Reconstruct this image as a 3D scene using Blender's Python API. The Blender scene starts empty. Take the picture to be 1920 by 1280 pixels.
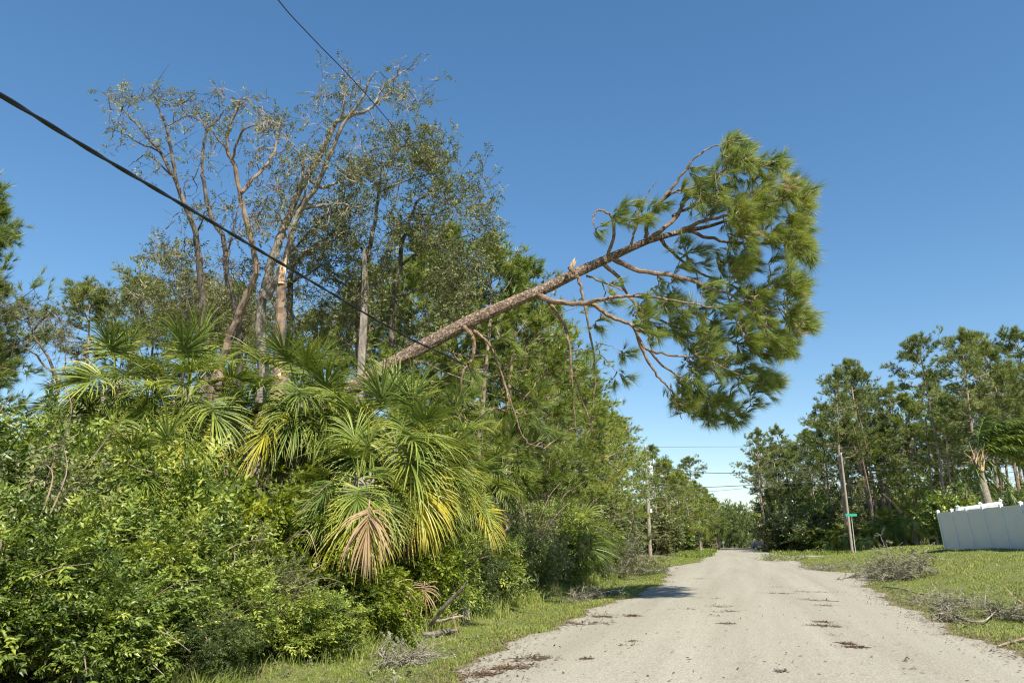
import bpy, math
import numpy as np
from mathutils import Vector, Matrix, Euler

# ------------------------------------------------------------------ camera, sky, sun
SC = bpy.context.scene
F_PX, CX, CY = 1381.0, 960.0, 640.0
PITCH, YAW, CAM_H = math.radians(15.11), math.radians(16.8), 1.5
cam_data = bpy.data.cameras.new('camera')
cam = bpy.data.objects.new('camera', cam_data)
SC.collection.objects.link(cam)
cam_data.sensor_width = 36.0
cam_data.lens = F_PX / 1920.0 * 36.0
cam_data.clip_start, cam_data.clip_end = 0.1, 3000.0
cam.location = (0, 0, CAM_H)
cam.rotation_euler = (math.radians(90) + PITCH, 0, YAW)
SC.camera = cam

SUN_EL, SUN_AZ = math.radians(49), math.radians(-50)        # azimuth measured from +X, anticlockwise
sun_vec = Vector((math.cos(SUN_EL)*math.cos(SUN_AZ), math.cos(SUN_EL)*math.sin(SUN_AZ), math.sin(SUN_EL)))
W = bpy.data.worlds.new('World'); SC.world = W; W.use_nodes = True
nt = W.node_tree; nt.nodes.clear()
wo = nt.nodes.new('ShaderNodeOutputWorld'); bg = nt.nodes.new('ShaderNodeBackground')
sky = nt.nodes.new('ShaderNodeTexSky'); sky.sky_type = 'NISHITA'; sky.sun_disc = False
sky.sun_elevation = SUN_EL
sky.sun_rotation = math.radians(90) - SUN_AZ                # sky rotation 0 = +Y, clockwise
sky.altitude = 0; sky.air_density = 1.0; sky.dust_density = 0.3; sky.ozone_density = 1.6
bg.inputs['Strength'].default_value = 0.118
hs = nt.nodes.new('ShaderNodeHueSaturation'); hs.inputs['Hue'].default_value = .499; hs.inputs['Saturation'].default_value = 1.34; hs.inputs['Value'].default_value = 1.0
gm = nt.nodes.new('ShaderNodeGamma'); gm.inputs[1].default_value = .84; nt.links.new(sky.outputs[0], gm.inputs[0]); nt.links.new(gm.outputs[0], hs.inputs['Color']); nt.links.new(hs.outputs[0], bg.inputs[0]); nt.links.new(bg.outputs[0], wo.inputs[0])
sl = bpy.data.lights.new('sun', 'SUN'); sl.energy = 5.0; sl.angle = math.radians(0.53); sl.color = (1.0, 0.93, 0.81)
so = bpy.data.objects.new('sun', sl); SC.collection.objects.link(so)
so.rotation_euler = (-sun_vec).to_track_quat('-Z', 'Y').to_euler()
SC.view_settings.view_transform = 'Standard'; SC.view_settings.look = 'None'
SC.view_settings.exposure = 0.84; SC.view_settings.gamma = 1.0
SC.cycles.max_bounces = 5; SC.cycles.diffuse_bounces = 3; SC.cycles.glossy_bounces = 2
SC.cycles.transmission_bounces = 3; SC.cycles.caustics_reflective = False; SC.cycles.caustics_refractive = False
SC.cycles.use_denoising = True; SC.cycles.denoiser = 'OPENIMAGEDENOISE'; SC.cycles.denoising_prefilter = 'NONE'; SC.cycles.denoising_input_passes = 'RGB_ALBEDO_NORMAL'; SC.cycles.use_light_tree = True
SC.cycles.filter_width = 1.2
SC.cycles.sample_clamp_indirect = 1.2

# ------------------------------------------------------------------ helpers
COL = SC.collection
CAM_M = np.array(Matrix.Translation(cam.location) @ cam.rotation_euler.to_matrix().to_4x4())
def at(px, py, zc):
    """the place in the scene seen at this point of the photo, zc metres in front of the camera"""
    v = np.array([(px-CX)/F_PX*zc, (CY-py)/F_PX*zc, -zc, 1.0])
    return (CAM_M @ v)[:3]
def sstep(t):
    t = np.clip(t, 0, 1); return t*t*(3-2*t)
def H(x, y):
    """height of the ground"""
    x = np.asarray(x, float); y = np.asarray(y, float)
    rise = sstep((y-9)/20.0)*(1-sstep((y-56)/26.0))
    h = 1.12*sstep((x-4.2)/6.6)*rise + 0.75*sstep((x-10)/12.0)*sstep((y-25)/25.0)*(1-sstep((y-60)/25.0))
    h = h + 0.25*sstep((x-4)/10)*sstep((y-70)/20)
    h = h - 0.16*np.exp(-((x+4.8)/0.9)**2)*(1-sstep((y-70)/20)) + 0.25*sstep((-x-6)/6)
    h = h + 0.03*np.sin(x*1.3+y*.7)*sstep((np.abs(x)-3.8)/2) + 0.02*np.sin(y*1.9-x*.6)*sstep((np.abs(x)-3.8)/2)
    return h
def gpos(x, y, dz=0.0): return (float(x), float(y), float(H(x, y))+dz)
def ground_at(px, py):
    """where the sight line through this point of the photo meets the ground"""
    lo, hi = 3.0, 400.0
    o = at(CX, CY, 0.0)
    zs = np.concatenate([np.linspace(3, 60, 1200), np.linspace(60, 300, 1200)])
    for z in zs:
        p = at(px, py, z)
        if p[2] <= H(p[0], p[1]): return p
    return at(px, py, 200)

class MB:
    """collects pieces and links them as one mesh object"""
    def __init__(s): s.V = []; s.F = []; s.T = []; s.n = 0
    def add(s, V, F, tone=0.5):
        V = np.asarray(V, float).reshape(-1, 3); F = np.asarray(F, int)
        if len(F) == 0: return
        s.V.append(V); s.F.append(F + s.n); s.n += len(V)
        s.T.append(np.full(len(F), tone, float) if np.isscalar(tone) else np.asarray(tone, float))
    def mesh(s, name, mat, smooth=False):
        me = bpy.data.meshes.new(name)
        if not s.V: return me
        V = np.concatenate(s.V); nf = sum(len(f) for f in s.F)
        tot = np.concatenate([np.full(len(f), f.shape[1]) for f in s.F])
        loops = np.concatenate([f.ravel() for f in s.F])
        me.vertices.add(len(V)); me.vertices.foreach_set('co', V.ravel())
        me.loops.add(len(loops)); me.loops.foreach_set('vertex_index', loops)
        me.polygons.add(nf)
        st = np.concatenate([[0], np.cumsum(tot)[:-1]])
        me.polygons.foreach_set('loop_start', st); me.polygons.foreach_set('loop_total', tot)
        a = me.attributes.new('tone', 'FLOAT', 'FACE'); a.data.foreach_set('value', np.concatenate(s.T))
        me.polygons.foreach_set('use_smooth', np.full(nf, smooth))
        me.materials.append(mat); me.update(calc_edges=True)
        return me
    def build(s, name, mat, parent=None, smooth=False):
        return link(name, s.mesh(name, mat, smooth), parent)
def link(name, me, parent=None):
    o = bpy.data.objects.new(name, me); COL.objects.link(o)
    if parent is not None: o.parent = parent
    return o
def tag(o, label=None, cat=None, group=None, kind=None):
    if label: o['label'] = label
    if cat: o['category'] = cat
    if group: o['group'] = group
    if kind: o['kind'] = kind
    return o
def thing(name, loc, label, cat, group=None, rz=0.0, sc=1.0):
    o = bpy.data.objects.new(name, None); COL.objects.link(o)
    o.location = loc; o.rotation_euler = (0, 0, rz)
    o.scale = (sc, sc, sc) if np.isscalar(sc) else sc
    o.empty_display_size = 0.3
    return tag(o, label, cat, group)
def copy_of(src, loc, label, rz=0.0, sc=1.0, group=None, rot=None):
    """a copy of a thing with copies of its parts"""
    r = src.copy(); COL.objects.link(r); r.location = loc
    r.rotation_euler = rot if rot else (0, 0, rz)
    r.scale = (sc, sc, sc) if np.isscalar(sc) else sc
    r['label'] = label
    if group: r['group'] = group
    for ch in src.children:
        c = ch.copy(); COL.objects.link(c); c.parent = r
        for g in ch.children:
            d = g.copy(); COL.objects.link(d); d.parent = c
    return r

def norm(a): return a/np.maximum(np.linalg.norm(a, axis=-1, keepdims=True), 1e-9)
def tube(mb, pts, rad, n=7, tone=0.5, cap=True, rough=0.0, rng=None):
    pts = np.asarray(pts, float); k = len(pts)
    rad = np.interp(np.linspace(0, 1, k), np.linspace(0, 1, len(rad)), rad) if len(rad) != k else np.asarray(rad, float)
    tan = norm(np.gradient(pts, axis=0)); ref = np.array([0, 0, 1.0]) if abs(tan[0][2]) < .9 else np.array([1.0, 0, 0])
    xs = []; x = norm(np.cross(tan[0], ref))
    for t in tan:
        x = norm(x - t*np.dot(x, t)); xs.append(x)
    xs = np.array(xs); ys = np.cross(tan, xs)
    a = np.linspace(0, 2*np.pi, n, endpoint=False)
    rr = rad[:, None]*np.ones(n)
    if rough and rng is not None: rr = rr*(1+rough*rng.normal(size=rr.shape))
    V = pts[:, None]+rr[..., None]*(np.cos(a)[None, :, None]*xs[:, None]+np.sin(a)[None, :, None]*ys[:, None])
    V = V.reshape(-1, 3)
    i = np.arange(k-1)[:, None]*n; j = np.arange(n)[None]; j2 = (j+1) % n
    F = np.stack([i+j, i+j2, i+n+j2, i+n+j], -1).reshape(-1, 4)
    mb.add(V, F, tone)
    if cap:
        for e in (0, k-1):
            c = len(V) if False else None
            ring = e*n+np.arange(n)
            VV = np.concatenate([V[ring], pts[e][None]]); FF = np.stack([np.arange(n), (np.arange(n)+1) % n, np.full(n, n)], -1)
            if e == 0: FF = FF[:, ::-1]
            mb.add(VV, FF, tone)
def smooth_path(P, m=4):
    """Catmull-Rom through the points"""
    P = np.asarray(P, float)
    if len(P) < 3: 
        t = np.linspace(0, 1, m+1)[:, None]; return P[0]*(1-t)+P[-1]*t
    Q = np.concatenate([[2*P[0]-P[1]], P, [2*P[-1]-P[-2]]]); out = []
    for i in range(1, len(Q)-2):
        for t in np.linspace(0, 1, m, endpoint=False):
            out.append(.5*((2*Q[i])+(-Q[i-1]+Q[i+1])*t+(2*Q[i-1]-5*Q[i]+4*Q[i+1]-Q[i+2])*t*t+(-Q[i-1]+3*Q[i]-3*Q[i+1]+Q[i+2])*t**3))
    out.append(P[-1]); return np.array(out)
def cones(mb, A, B, ra, rb, tone=0.5, n=3):
    """many straight tapered twigs at once"""
    A = np.asarray(A); B = np.asarray(B); N = len(A)
    if N == 0: return
    d = norm(B-A); ref = np.where(np.abs(d[:, 2:3]) < .9, [[0, 0, 1.0]], [[1.0, 0, 0]])
    x = norm(np.cross(d, ref)); y = np.cross(d, x)
    a = np.linspace(0, 2*np.pi, n, endpoint=False)
    ring = np.cos(a)[None, :, None]*x[:, None]+np.sin(a)[None, :, None]*y[:, None]
    ra = np.broadcast_to(ra, (N,))[:, None, None]; rb = np.broadcast_to(rb, (N,))[:, None, None]
    V = np.concatenate([A[:, None]+ring*ra, B[:, None]+ring*rb], 1).reshape(-1, 3)
    base = np.arange(N)[:, None, None]*2*n; j = np.arange(n); j2 = (j+1) % n
    F = (base+np.stack([j, j2, n+j2, n+j], -1)[None]).reshape(-1, 4)
    mb.add(V, F, np.repeat(np.broadcast_to(tone, (N,)), n))
def frames(d, rng, up=None):
    """rotation matrices whose z column is d; up given: y column leans to up, else spun at random"""
    d = norm(d); N = len(d)
    if up is None: r = rng.normal(size=(N, 3))
    else: r = np.asarray(up)+0*d
    y = norm(r - d*np.sum(r*d, 1, keepdims=True)); x = np.cross(y, d)
    return np.stack([x, y, d], -1)
def scatter(mb, temps, pos, R, scale, tone, rng, jit=0.12):
    """templates [(V,F,T)] copied to every position"""
    N = len(pos)
    if N == 0: return
    scale = np.broadcast_to(scale, (N,)); tone = np.broadcast_to(tone, (N,))
    pick = rng.integers(0, len(temps), N)
    for k, (TV, TF, TT) in enumerate(temps):
        m = pick == k; n = int(m.sum())
        if n == 0: continue
        V = np.einsum('nij,vj->nvi', R[m], TV)*scale[m][:, None, None]+pos[m][:, None]
        F = (np.arange(n)[:, None, None]*len(TV)+TF[None]).reshape(-1, TF.shape[1])
        T = tone[m][:, None]+TT[None]+rng.normal(size=(n, len(TF)))*jit*.5
        mb.add(V.reshape(-1, 3), F, np.clip(T.ravel(), 0, 1))

# leaf templates -----------------------------------------------------------
def tuft_template(seed, n, w, spread=0.75, length=0.7, axis=0.4, droop=0.1):
    """brush of pine needles along +z, unit long"""
    r = np.random.default_rng(seed); V = []; F = []; T = []
    for i in range(n):
        z0 = axis*r.random()**.8; a = r.uniform(0, 2*np.pi); s = spread*r.uniform(.3, 1.1)
        d = np.array([math.cos(a)*s, math.sin(a)*s, 1.0]); d /= np.linalg.norm(d)
        L = length*r.uniform(.75, 1.1); p0 = np.array([0, 0, z0]); p1 = p0+d*L+np.array([0, -droop*L*r.random(), 0])
        side = np.cross(d, r.normal(size=3)); side /= np.linalg.norm(side)
        b = len(V); mid = p0*.55+p1*.45
        V += [p0-side*w*.35, p0+side*w*.35, mid+side*w*.5, p1, mid-side*w*.5]
        F += [[b, b+1, b+2, b+4], [b+4, b+2, b+3, b+3]]; t = r.normal()*.08; T += [t, t+.05]
    V = np.array(V); F = np.array(F)
    return V, F, np.array(T)
def tuft_tri(seed, n, w, spread=0.75, length=0.7, axis=0.4):
    r = np.random.default_rng(seed)
    z0 = axis*r.random(n)**.8; a = r.uniform(0, 2*np.pi, n); s = spread*r.uniform(.25, 1.15, n)
    d = norm(np.stack([np.cos(a)*s, np.sin(a)*s, np.ones(n)], 1)); L = length*r.uniform(.7, 1.1, n)
    p0 = np.stack([0*z0, 0*z0, z0], 1); p1 = p0+d*L[:, None]
    side = norm(np.cross(d, r.normal(size=(n, 3))))*w*.5
    V = np.stack([p0-side, p0+side, p1], 1).reshape(-1, 3)
    return V, np.arange(3*n).reshape(-1, 3), r.normal(size=n)*.08
def spray_template(seed, n, leaf=0.3, wid=0.45, opp=False, curl=0.25):
    """leafy twig along +z; y is the upper side of the leaves"""
    r = np.random.default_rng(seed); V = []; F = []; T = []
    for i in range(n):
        z = 0.08+0.92*i/n; side = 1 if i % 2 else -1
        ang = math.radians(r.uniform(30, 75))*side
        if i == n-1: ang = 0
        d = np.array([math.sin(ang), r.normal()*.3, math.cos(ang)]); d /= np.linalg.norm(d)
        L = leaf*r.uniform(.7, 1.15); up = np.array([r.normal()*.45, 1, r.normal()*.45]); s = np.cross(d, up); s /= np.linalg.norm(s)
        u = np.cross(s, d); p = np.array([r.normal()*.02, r.normal()*.03, z])
        w = L*wid*.5; b = len(V)
        V += [p, p+d*L*.38+s*w+u*L*.06, p+d*L*.4-u*L*.03, p+d*L*.38-s*w+u*L*.06, p+d*L-u*L*curl]
        F += [[b, b+2, b+1], [b, b+3, b+2], [b+1, b+2, b+4], [b+2, b+3, b+4]]; t = r.normal()*.12; T += [t]*4
    for s in (0,):   # the twig itself
        b = len(V); V += [np.array([-.008, 0, 0]), np.array([.008, 0, 0]), np.array([0, .004, .95])]; F.append([b, b+1, b+2]); T.append(-.3)
    return np.array(V), np.array(F), np.array(T)

# ------------------------------------------------------------------ materials
def mat_new(name):
    m = bpy.data.materials.new(name); m.use_nodes = True
    n = m.node_tree; n.nodes.clear()
    return m, n, n.nodes.new('ShaderNodeOutputMaterial')
def ramp(n, stops):
    r = n.nodes.new('ShaderNodeValToRGB'); e = r.color_ramp.elements
    while len(e) > 1: e.remove(e[-1])
    e[0].position = stops[0][0]; e[0].color = (*stops[0][1], 1)
    for p, c in stops[1:]:
        k = e.new(p); k.color = (*c, 1)
    return r
def noise(n, scale, detail=5, rough=.6, coord='Object', vec=None):
    tc = n.nodes.new('ShaderNodeTexCoord'); t = n.nodes.new('ShaderNodeTexNoise')
    t.inputs['Scale'].default_value = scale; t.inputs['Detail'].default_value = detail; t.inputs['Roughness'].default_value = rough
    if vec:
        mp = n.nodes.new('ShaderNodeMapping'); mp.inputs['Scale'].default_value = vec
        n.links.new(tc.outputs[coord], mp.inputs[0]); n.links.new(mp.outputs[0], t.inputs['Vector'])
    else: n.links.new(tc.outputs[coord], t.inputs['Vector'])
    return t
def leaf_mat(name, stops, transl=0.3, rough=0.45, spec=0.4, trcol=None):
    m, n, out = mat_new(name)
    at_ = n.nodes.new('ShaderNodeAttribute'); at_.attribute_name = 'tone'
    oi = n.nodes.new('ShaderNodeObjectInfo')
    ad = n.nodes.new('ShaderNodeMath'); ad.operation = 'MULTIPLY_ADD'; ad.inputs[1].default_value = .22; 
    sb = n.nodes.new('ShaderNodeMath'); sb.operation = 'SUBTRACT'; sb.inputs[1].default_value = .11
    n.links.new(oi.outputs['Random'], ad.inputs[0]); n.links.new(at_.outputs['Fac'], ad.inputs[2]); n.links.new(ad.outputs[0], sb.inputs[0])
    r = ramp(n, stops); n.links.new(sb.outputs[0], r.inputs[0])
    p = n.nodes.new('ShaderNodeBsdfPrincipled'); p.inputs['Roughness'].default_value = rough
    p.inputs['Specular IOR Level'].default_value = spec
    n.links.new(r.outputs[0], p.inputs['Base Color'])
    t = n.nodes.new('ShaderNodeBsdfTranslucent')
    g = n.nodes.new('ShaderNodeHueSaturation'); g.inputs['Hue'].default_value = .485; g.inputs['Saturation'].default_value = 1.1; g.inputs['Value'].default_value = 1.6
    n.links.new(r.outputs[0], g.inputs['Color']); n.links.new(g.outputs[0], t.inputs[0])
    mx = n.nodes.new('ShaderNodeMixShader'); mx.inputs[0].default_value = transl
    n.links.new(p.outputs[0], mx.inputs[1]); n.links.new(t.outputs[0], mx.inputs[2]); n.links.new(mx.outputs[0], out.inputs[0])
    return m
def bark_mat(name, dark, mid, light, scale=9, vec=(1, 1, .35), bump=.6, cracks=0):
    m, n, out = mat_new(name)
    t = noise(n, scale, 7, .65, vec=vec); r = ramp(n, [(.32, dark), (.5, mid), (.68, light)]); n.links.new(t.outputs[0], r.inputs[0])
    p = n.nodes.new('ShaderNodeBsdfPrincipled'); p.inputs['Roughness'].default_value = .9; p.inputs['Specular IOR Level'].default_value = .15
    n.links.new(r.outputs[0], p.inputs['Base Color'])
    b = n.nodes.new('ShaderNodeBump'); b.inputs['Strength'].default_value = bump; b.inputs['Distance'].default_value = .04
    if cracks:
        tc = n.nodes.new('ShaderNodeTexCoord'); v = n.nodes.new('ShaderNodeTexVoronoi'); v.feature = 'DISTANCE_TO_EDGE'; v.inputs['Scale'].default_value = cracks
        w = noise(n, 9, 4, .6); mx = n.nodes.new('ShaderNodeMixRGB'); mx.inputs[0].default_value = .22
        n.links.new(tc.outputs['Object'], mx.inputs[1]); n.links.new(w.outputs['Color'], mx.inputs[2]); n.links.new(mx.outputs[0], v.inputs['Vector'])
        rr = ramp(n, [(0, (0.42, 0.38, 0.35)), (.14, (1, 1, 1))]); n.links.new(v.outputs['Distance'], rr.inputs[0])
        mu = n.nodes.new('ShaderNodeMixRGB'); mu.blend_type = 'MULTIPLY'; mu.inputs[0].default_value = .85
        n.links.new(r.outputs[0], mu.inputs[1]); n.links.new(rr.outputs[0], mu.inputs[2]); n.links.new(mu.outputs[0], p.inputs['Base Color'])
        n.links.new(rr.outputs[0], b.inputs['Height'])
    else: n.links.new(t.outputs[0], b.inputs['Height'])
    n.links.new(b.outputs[0], p.inputs['Normal']); n.links.new(p.outputs[0], out.inputs[0])
    return m
def plain_mat(name, col, rough=.5, var=.12, scale=6, spec=.4, metal=0, bump=0.0):
    m, n, out = mat_new(name)
    t = noise(n, scale, 5, .6); c = np.array(col)
    r = ramp(n, [(.3, tuple(c*(1-var))), (.7, tuple(np.minimum(c*(1+var), 1)))]); n.links.new(t.outputs[0], r.inputs[0])
    p = n.nodes.new('ShaderNodeBsdfPrincipled'); p.inputs['Roughness'].default_value = rough; p.inputs['Specular IOR Level'].default_value = spec
    p.inputs['Metallic'].default_value = metal; n.links.new(r.outputs[0], p.inputs['Base Color'])
    if bump:
        b = n.nodes.new('ShaderNodeBump'); b.inputs['Strength'].default_value = bump; b.inputs['Distance'].default_value = .02
        n.links.new(t.outputs[0], b.inputs['Height']); n.links.new(b.outputs[0], p.inputs['Normal'])
    n.links.new(p.outputs[0], out.inputs[0]); return m

M = {}
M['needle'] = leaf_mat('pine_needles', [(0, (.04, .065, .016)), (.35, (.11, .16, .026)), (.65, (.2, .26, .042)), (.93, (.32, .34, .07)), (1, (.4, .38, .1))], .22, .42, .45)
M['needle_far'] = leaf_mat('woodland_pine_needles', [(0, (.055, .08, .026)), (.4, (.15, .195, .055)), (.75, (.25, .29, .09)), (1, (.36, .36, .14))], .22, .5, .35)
M['leaf'] = leaf_mat('shrub_leaves', [(0, (.028, .048, .012)), (.4, (.095, .145, .026)), (.7, (.22, .28, .045)), (1, (.42, .44, .08))], .22, .4, .45)
M['leaf_dark'] = leaf_mat('waxy_leaves', [(0, (.02, .035, .012)), (.5, (.075, .11, .028)), (1, (.2, .235, .06))], .25, .3, .6)
M['vine'] = leaf_mat('vine_leaves', [(0, (.06, .09, .012)), (.4, (.16, .21, .02)), (.8, (.28, .33, .04)), (1, (.42, .4, .05))], .35, .45, .4)
M['olive'] = leaf_mat('oak_leaves', [(0, (.055, .065, .026)), (.45, (.15, .17, .06)), (.8, (.28, .29, .11)), (1, (.38, .36, .19))], .25, .5, .4)
M['palm'] = leaf_mat('palm_blades', [(0, (.028, .052, .014)), (.35, (.09, .14, .028)), (.62, (.2, .255, .045)), (.88, (.42, .41, .08)), (1, (.55, .45, .06))], .2, .45, .4)
M['palm_yellow'] = leaf_mat('yellowed_palm_blades', [(0, (.12, .17, .03)), (.45, (.3, .33, .04)), (.75, (.48, .42, .05)), (1, (.6, .43, .08))], .3, .4, .4)
M['palm_dead'] = leaf_mat('dead_palm_blades', [(0, (.16, .1, .05)), (.5, (.36, .25, .14)), (1, (.52, .4, .26))], .15, .7, .2)
M['litter'] = leaf_mat('leaf_litter', [(0, (.05, .03, .018)), (.4, (.13, .085, .05)), (.8, (.24, .18, .11)), (1, (.3, .28, .14))], .05, .8, .2)
M['stick'] = leaf_mat('wilted_leaves', [(0, (.07, .075, .04)), (.4, (.17, .175, .10)), (.8, (.32, .31, .2)), (1, (.46, .42, .3))], .12, .7, .2)
M['grass'] = leaf_mat('grass_blades', [(0, (.055, .08, .018)), (.4, (.13, .185, .034)), (.75, (.23, .285, .055)), (1, (.42, .38, .17))], .3, .5, .3)
M['pine_bark'] = bark_mat('pine_bark', (.11, .08, .06), (.27, .195, .145), (.45, .35, .275), 16, (1, 1, 1), .9, cracks=15)
M['branch_bark'] = bark_mat('pine_branch_bark', (.10, .07, .05), (.22, .15, .105), (.36, .27, .2), 12, (1, 1, 1), .6)
M['wood_far'] = bark_mat('woodland_bark', (.12, .09, .07), (.27, .20, .155), (.42, .33, .26), 3, (1, 1, .5), .4)
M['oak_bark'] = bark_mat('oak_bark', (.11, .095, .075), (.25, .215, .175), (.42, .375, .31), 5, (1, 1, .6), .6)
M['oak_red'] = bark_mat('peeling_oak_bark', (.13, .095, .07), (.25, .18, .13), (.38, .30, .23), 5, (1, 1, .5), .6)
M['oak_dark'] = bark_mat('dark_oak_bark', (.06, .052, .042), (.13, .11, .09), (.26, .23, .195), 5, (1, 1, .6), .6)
M['raw_wood'] = bark_mat('splintered_wood', (.3, .18, .09), (.55, .38, .22), (.75, .6, .42), 9, (2, 2, .4), .4)
M['pole_wood'] = bark_mat('weathered_pole', (.2, .17, .13), (.3, .26, .2), (.38, .34, .27), 6, (6, 6, .3), .2)
M['palm_bark'] = bark_mat('palm_trunk', (.13, .11, .085), (.26, .23, .185), (.4, .36, .3), 4, (1, 1, 5), .5)
M['cable'] = plain_mat('black_cable', (.012, .013, .016), .45, .2)
M['wire'] = plain_mat('steel_wire', (.035, .038, .042), .5, .1)
M['vinyl'] = plain_mat('white_vinyl', (.78, .8, .82), .35, .03, 2, .5)
M['metal'] = plain_mat('grey_metal', (.5, .51, .52), .4, .06, 5)
M['white'] = plain_mat('white_paint', (.75, .75, .73), .4, .05, 5)
M['sign'] = plain_mat('green_sign', (.02, .3, .2), .4, .05, 5)
M['navy'] = plain_mat('dark_blue_paint', (.02, .025, .06), .25, .1, 5)
M['black'] = plain_mat('rubber_and_glass', (.015, .016, .018), .3, .1, 5)

# road: pale worn asphalt
m, n, out = mat_new('worn_asphalt'); M['road'] = m
t1 = noise(n, 42, 4, .8); t2 = noise(n, 1.1, 5, .6, vec=(1, .05, 1)); t3 = noise(n, 3.2, 6, .65, vec=(1, .6, 1))
r1 = ramp(n, [(.34, (.2, .186, .145)), (.5, (.305, .285, .225)), (.66, (.44, .415, .335))]); n.links.new(t1.outputs[0], r1.inputs[0])
r2 = ramp(n, [(.35, (.86, .85, .83)), (.65, (1.05, 1.05, 1.05))]); n.links.new(t2.outputs[0], r2.inputs[0])
r3 = ramp(n, [(.28, (.62, .56, .48)), (.42, (1, 1, 1))]); n.links.new(t3.outputs[0], r3.inputs[0])
a = n.nodes.new('ShaderNodeMixRGB'); a.blend_type = 'MULTIPLY'; a.inputs[0].default_value = 1; n.links.new(r1.outputs[0], a.inputs[1]); n.links.new(r2.outputs[0], a.inputs[2])
b = n.nodes.new('ShaderNodeMixRGB'); b.blend_type = 'MULTIPLY'; b.inputs[0].default_value = .3; n.links.new(a.outputs[0], b.inputs[1]); n.links.new(r3.outputs[0], b.inputs[2])
p = n.nodes.new('ShaderNodeBsdfPrincipled'); p.inputs['Roughness'].default_value = .85; p.inputs['Specular IOR Level'].default_value = .2; n.links.new(b.outputs[0], p.inputs['Base Color'])
bu = n.nodes.new('ShaderNodeBump'); bu.inputs['Strength'].default_value = .5; bu.inputs['Distance'].default_value = .01; n.links.new(t1.outputs[0], bu.inputs['Height']); n.links.new(bu.outputs[0], p.inputs['Normal'])
n.links.new(p.outputs[0], out.inputs[0])
# ground under the grass
m, n, out = mat_new('grassy_ground'); M['ground'] = m
t1 = noise(n, 22, 6, .75); t2 = noise(n, .45, 5, .6); t3 = noise(n, 2.5, 6, .65)
r1 = ramp(n, [(.3, (.08, .095, .03)), (.5, (.14, .175, .04)), (.7, (.24, .265, .07))]); n.links.new(t1.outputs[0], r1.inputs[0])
r2 = ramp(n, [(.3, (.16, .12, .075)), (.7, (.3, .25, .16))]); n.links.new(t1.outputs[0], r2.inputs[0])
ge = n.nodes.new('ShaderNodeNewGeometry'); sx = n.nodes.new('ShaderNodeSeparateXYZ'); n.links.new(ge.outputs['Position'], sx.inputs[0])
# bare strip beside the road and bare soil under the thicket
ab = n.nodes.new('ShaderNodeMath'); ab.operation = 'ABSOLUTE'; n.links.new(sx.outputs[0], ab.inputs[0])
mr = n.nodes.new('ShaderNodeMapRange'); mr.inputs[1].default_value = 3.4; mr.inputs[2].default_value = 4.5; mr.inputs[3].default_value = .6; mr.inputs[4].default_value = 0.0; n.links.new(ab.outputs[0], mr.inputs[0])
ml = n.nodes.new('ShaderNodeMapRange'); ml.inputs[1].default_value = -5.4; ml.inputs[2].default_value = -6.4; ml.inputs[3].default_value = 0; ml.inputs[4].default_value = .9; n.links.new(sx.outputs[0], ml.inputs[0])
s1 = n.nodes.new('ShaderNodeMath'); s1.operation = 'ADD'; n.links.new(mr.outputs[0], s1.inputs[0]); n.links.new(ml.outputs[0], s1.inputs[1])
rr = ramp(n, [(.35, (0, 0, 0)), (.7, (.5, .5, .5))]); n.links.new(t3.outputs[0], rr.inputs[0])
s2 = n.nodes.new('ShaderNodeMath'); s2.operation = 'ADD'; s2.use_clamp = True; n.links.new(s1.outputs[0], s2.inputs[0]); n.links.new(rr.outputs[0], s2.inputs[1])
mx = n.nodes.new('ShaderNodeMixRGB'); n.links.new(s2.outputs[0], mx.inputs[0]); n.links.new(r1.outputs[0], mx.inputs[1]); n.links.new(r2.outputs[0], mx.inputs[2])
p = n.nodes.new('ShaderNodeBsdfPrincipled'); p.inputs['Roughness'].default_value = .95; p.inputs['Specular IOR Level'].default_value = .1; n.links.new(mx.outputs[0], p.inputs['Base Color'])
bu = n.nodes.new('ShaderNodeBump'); bu.inputs['Strength'].default_value = .8; bu.inputs['Distance'].default_value = .05; n.links.new(t1.outputs[0], bu.inputs['Height']); n.links.new(bu.outputs[0], p.inputs['Normal'])
n.links.new(p.outputs[0], out.inputs[0])
m = plain_mat('canal_water', (.05, .075, .085), .12, .2, .3, .5); M['water'] = m

# ------------------------------------------------------------------ the setting
def axis(fine, lim, step, grow=1.12):
    a = list(np.arange(0, fine, step)); s = step
    while a[-1] < lim: s *= grow; a.append(a[-1]+s)
    return np.array(a)
ax = axis(16, 900, .4); X = np.concatenate([-ax[::-1][:-1], ax]); ay = axis(60, 900, .6); Y = np.concatenate([-axis(12, 300, 1.2)[::-1][:-1], ay])
gx, gy = np.meshgrid(X, Y); gz = H(gx, gy)
# the road bed sits flush: ground under the road stays 3 cm below the asphalt
nx, ny = len(X), len(Y)
gz = np.where(np.abs(gx-.2) < 2.9, gz-.03, gz)
V = np.stack([gx, gy, gz], -1).reshape(-1, 3)
i = (np.arange(ny-1)[:, None]*nx+np.arange(nx-1)[None]).ravel()
mb = MB(); mb.add(V, np.stack([i, i+1, i+nx+1, i+nx], -1)); tag(mb.build('ground', M['ground'], smooth=True), kind='structure')
def edge_noise(y, s): return .16*np.sin(y*.9+s)+.12*np.sin(y*2.3+2*s)+.07*np.sin(y*5.1+s*3)+.05*np.sin(y*11.7+s)+.3*np.sin(y*.23+s*1.7)
ys = np.concatenate([np.arange(-20, 40, .12), np.arange(40, 162, .4)])
def left_edge(y):
    y = np.asarray(y, float)
    return -3.15-1.5*sstep((y-85)/60)+edge_noise(y, 1.0)*.8-1.5*np.exp(-((y-47)/7)**2)-.9*sstep((y-60)/40)*0
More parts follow.
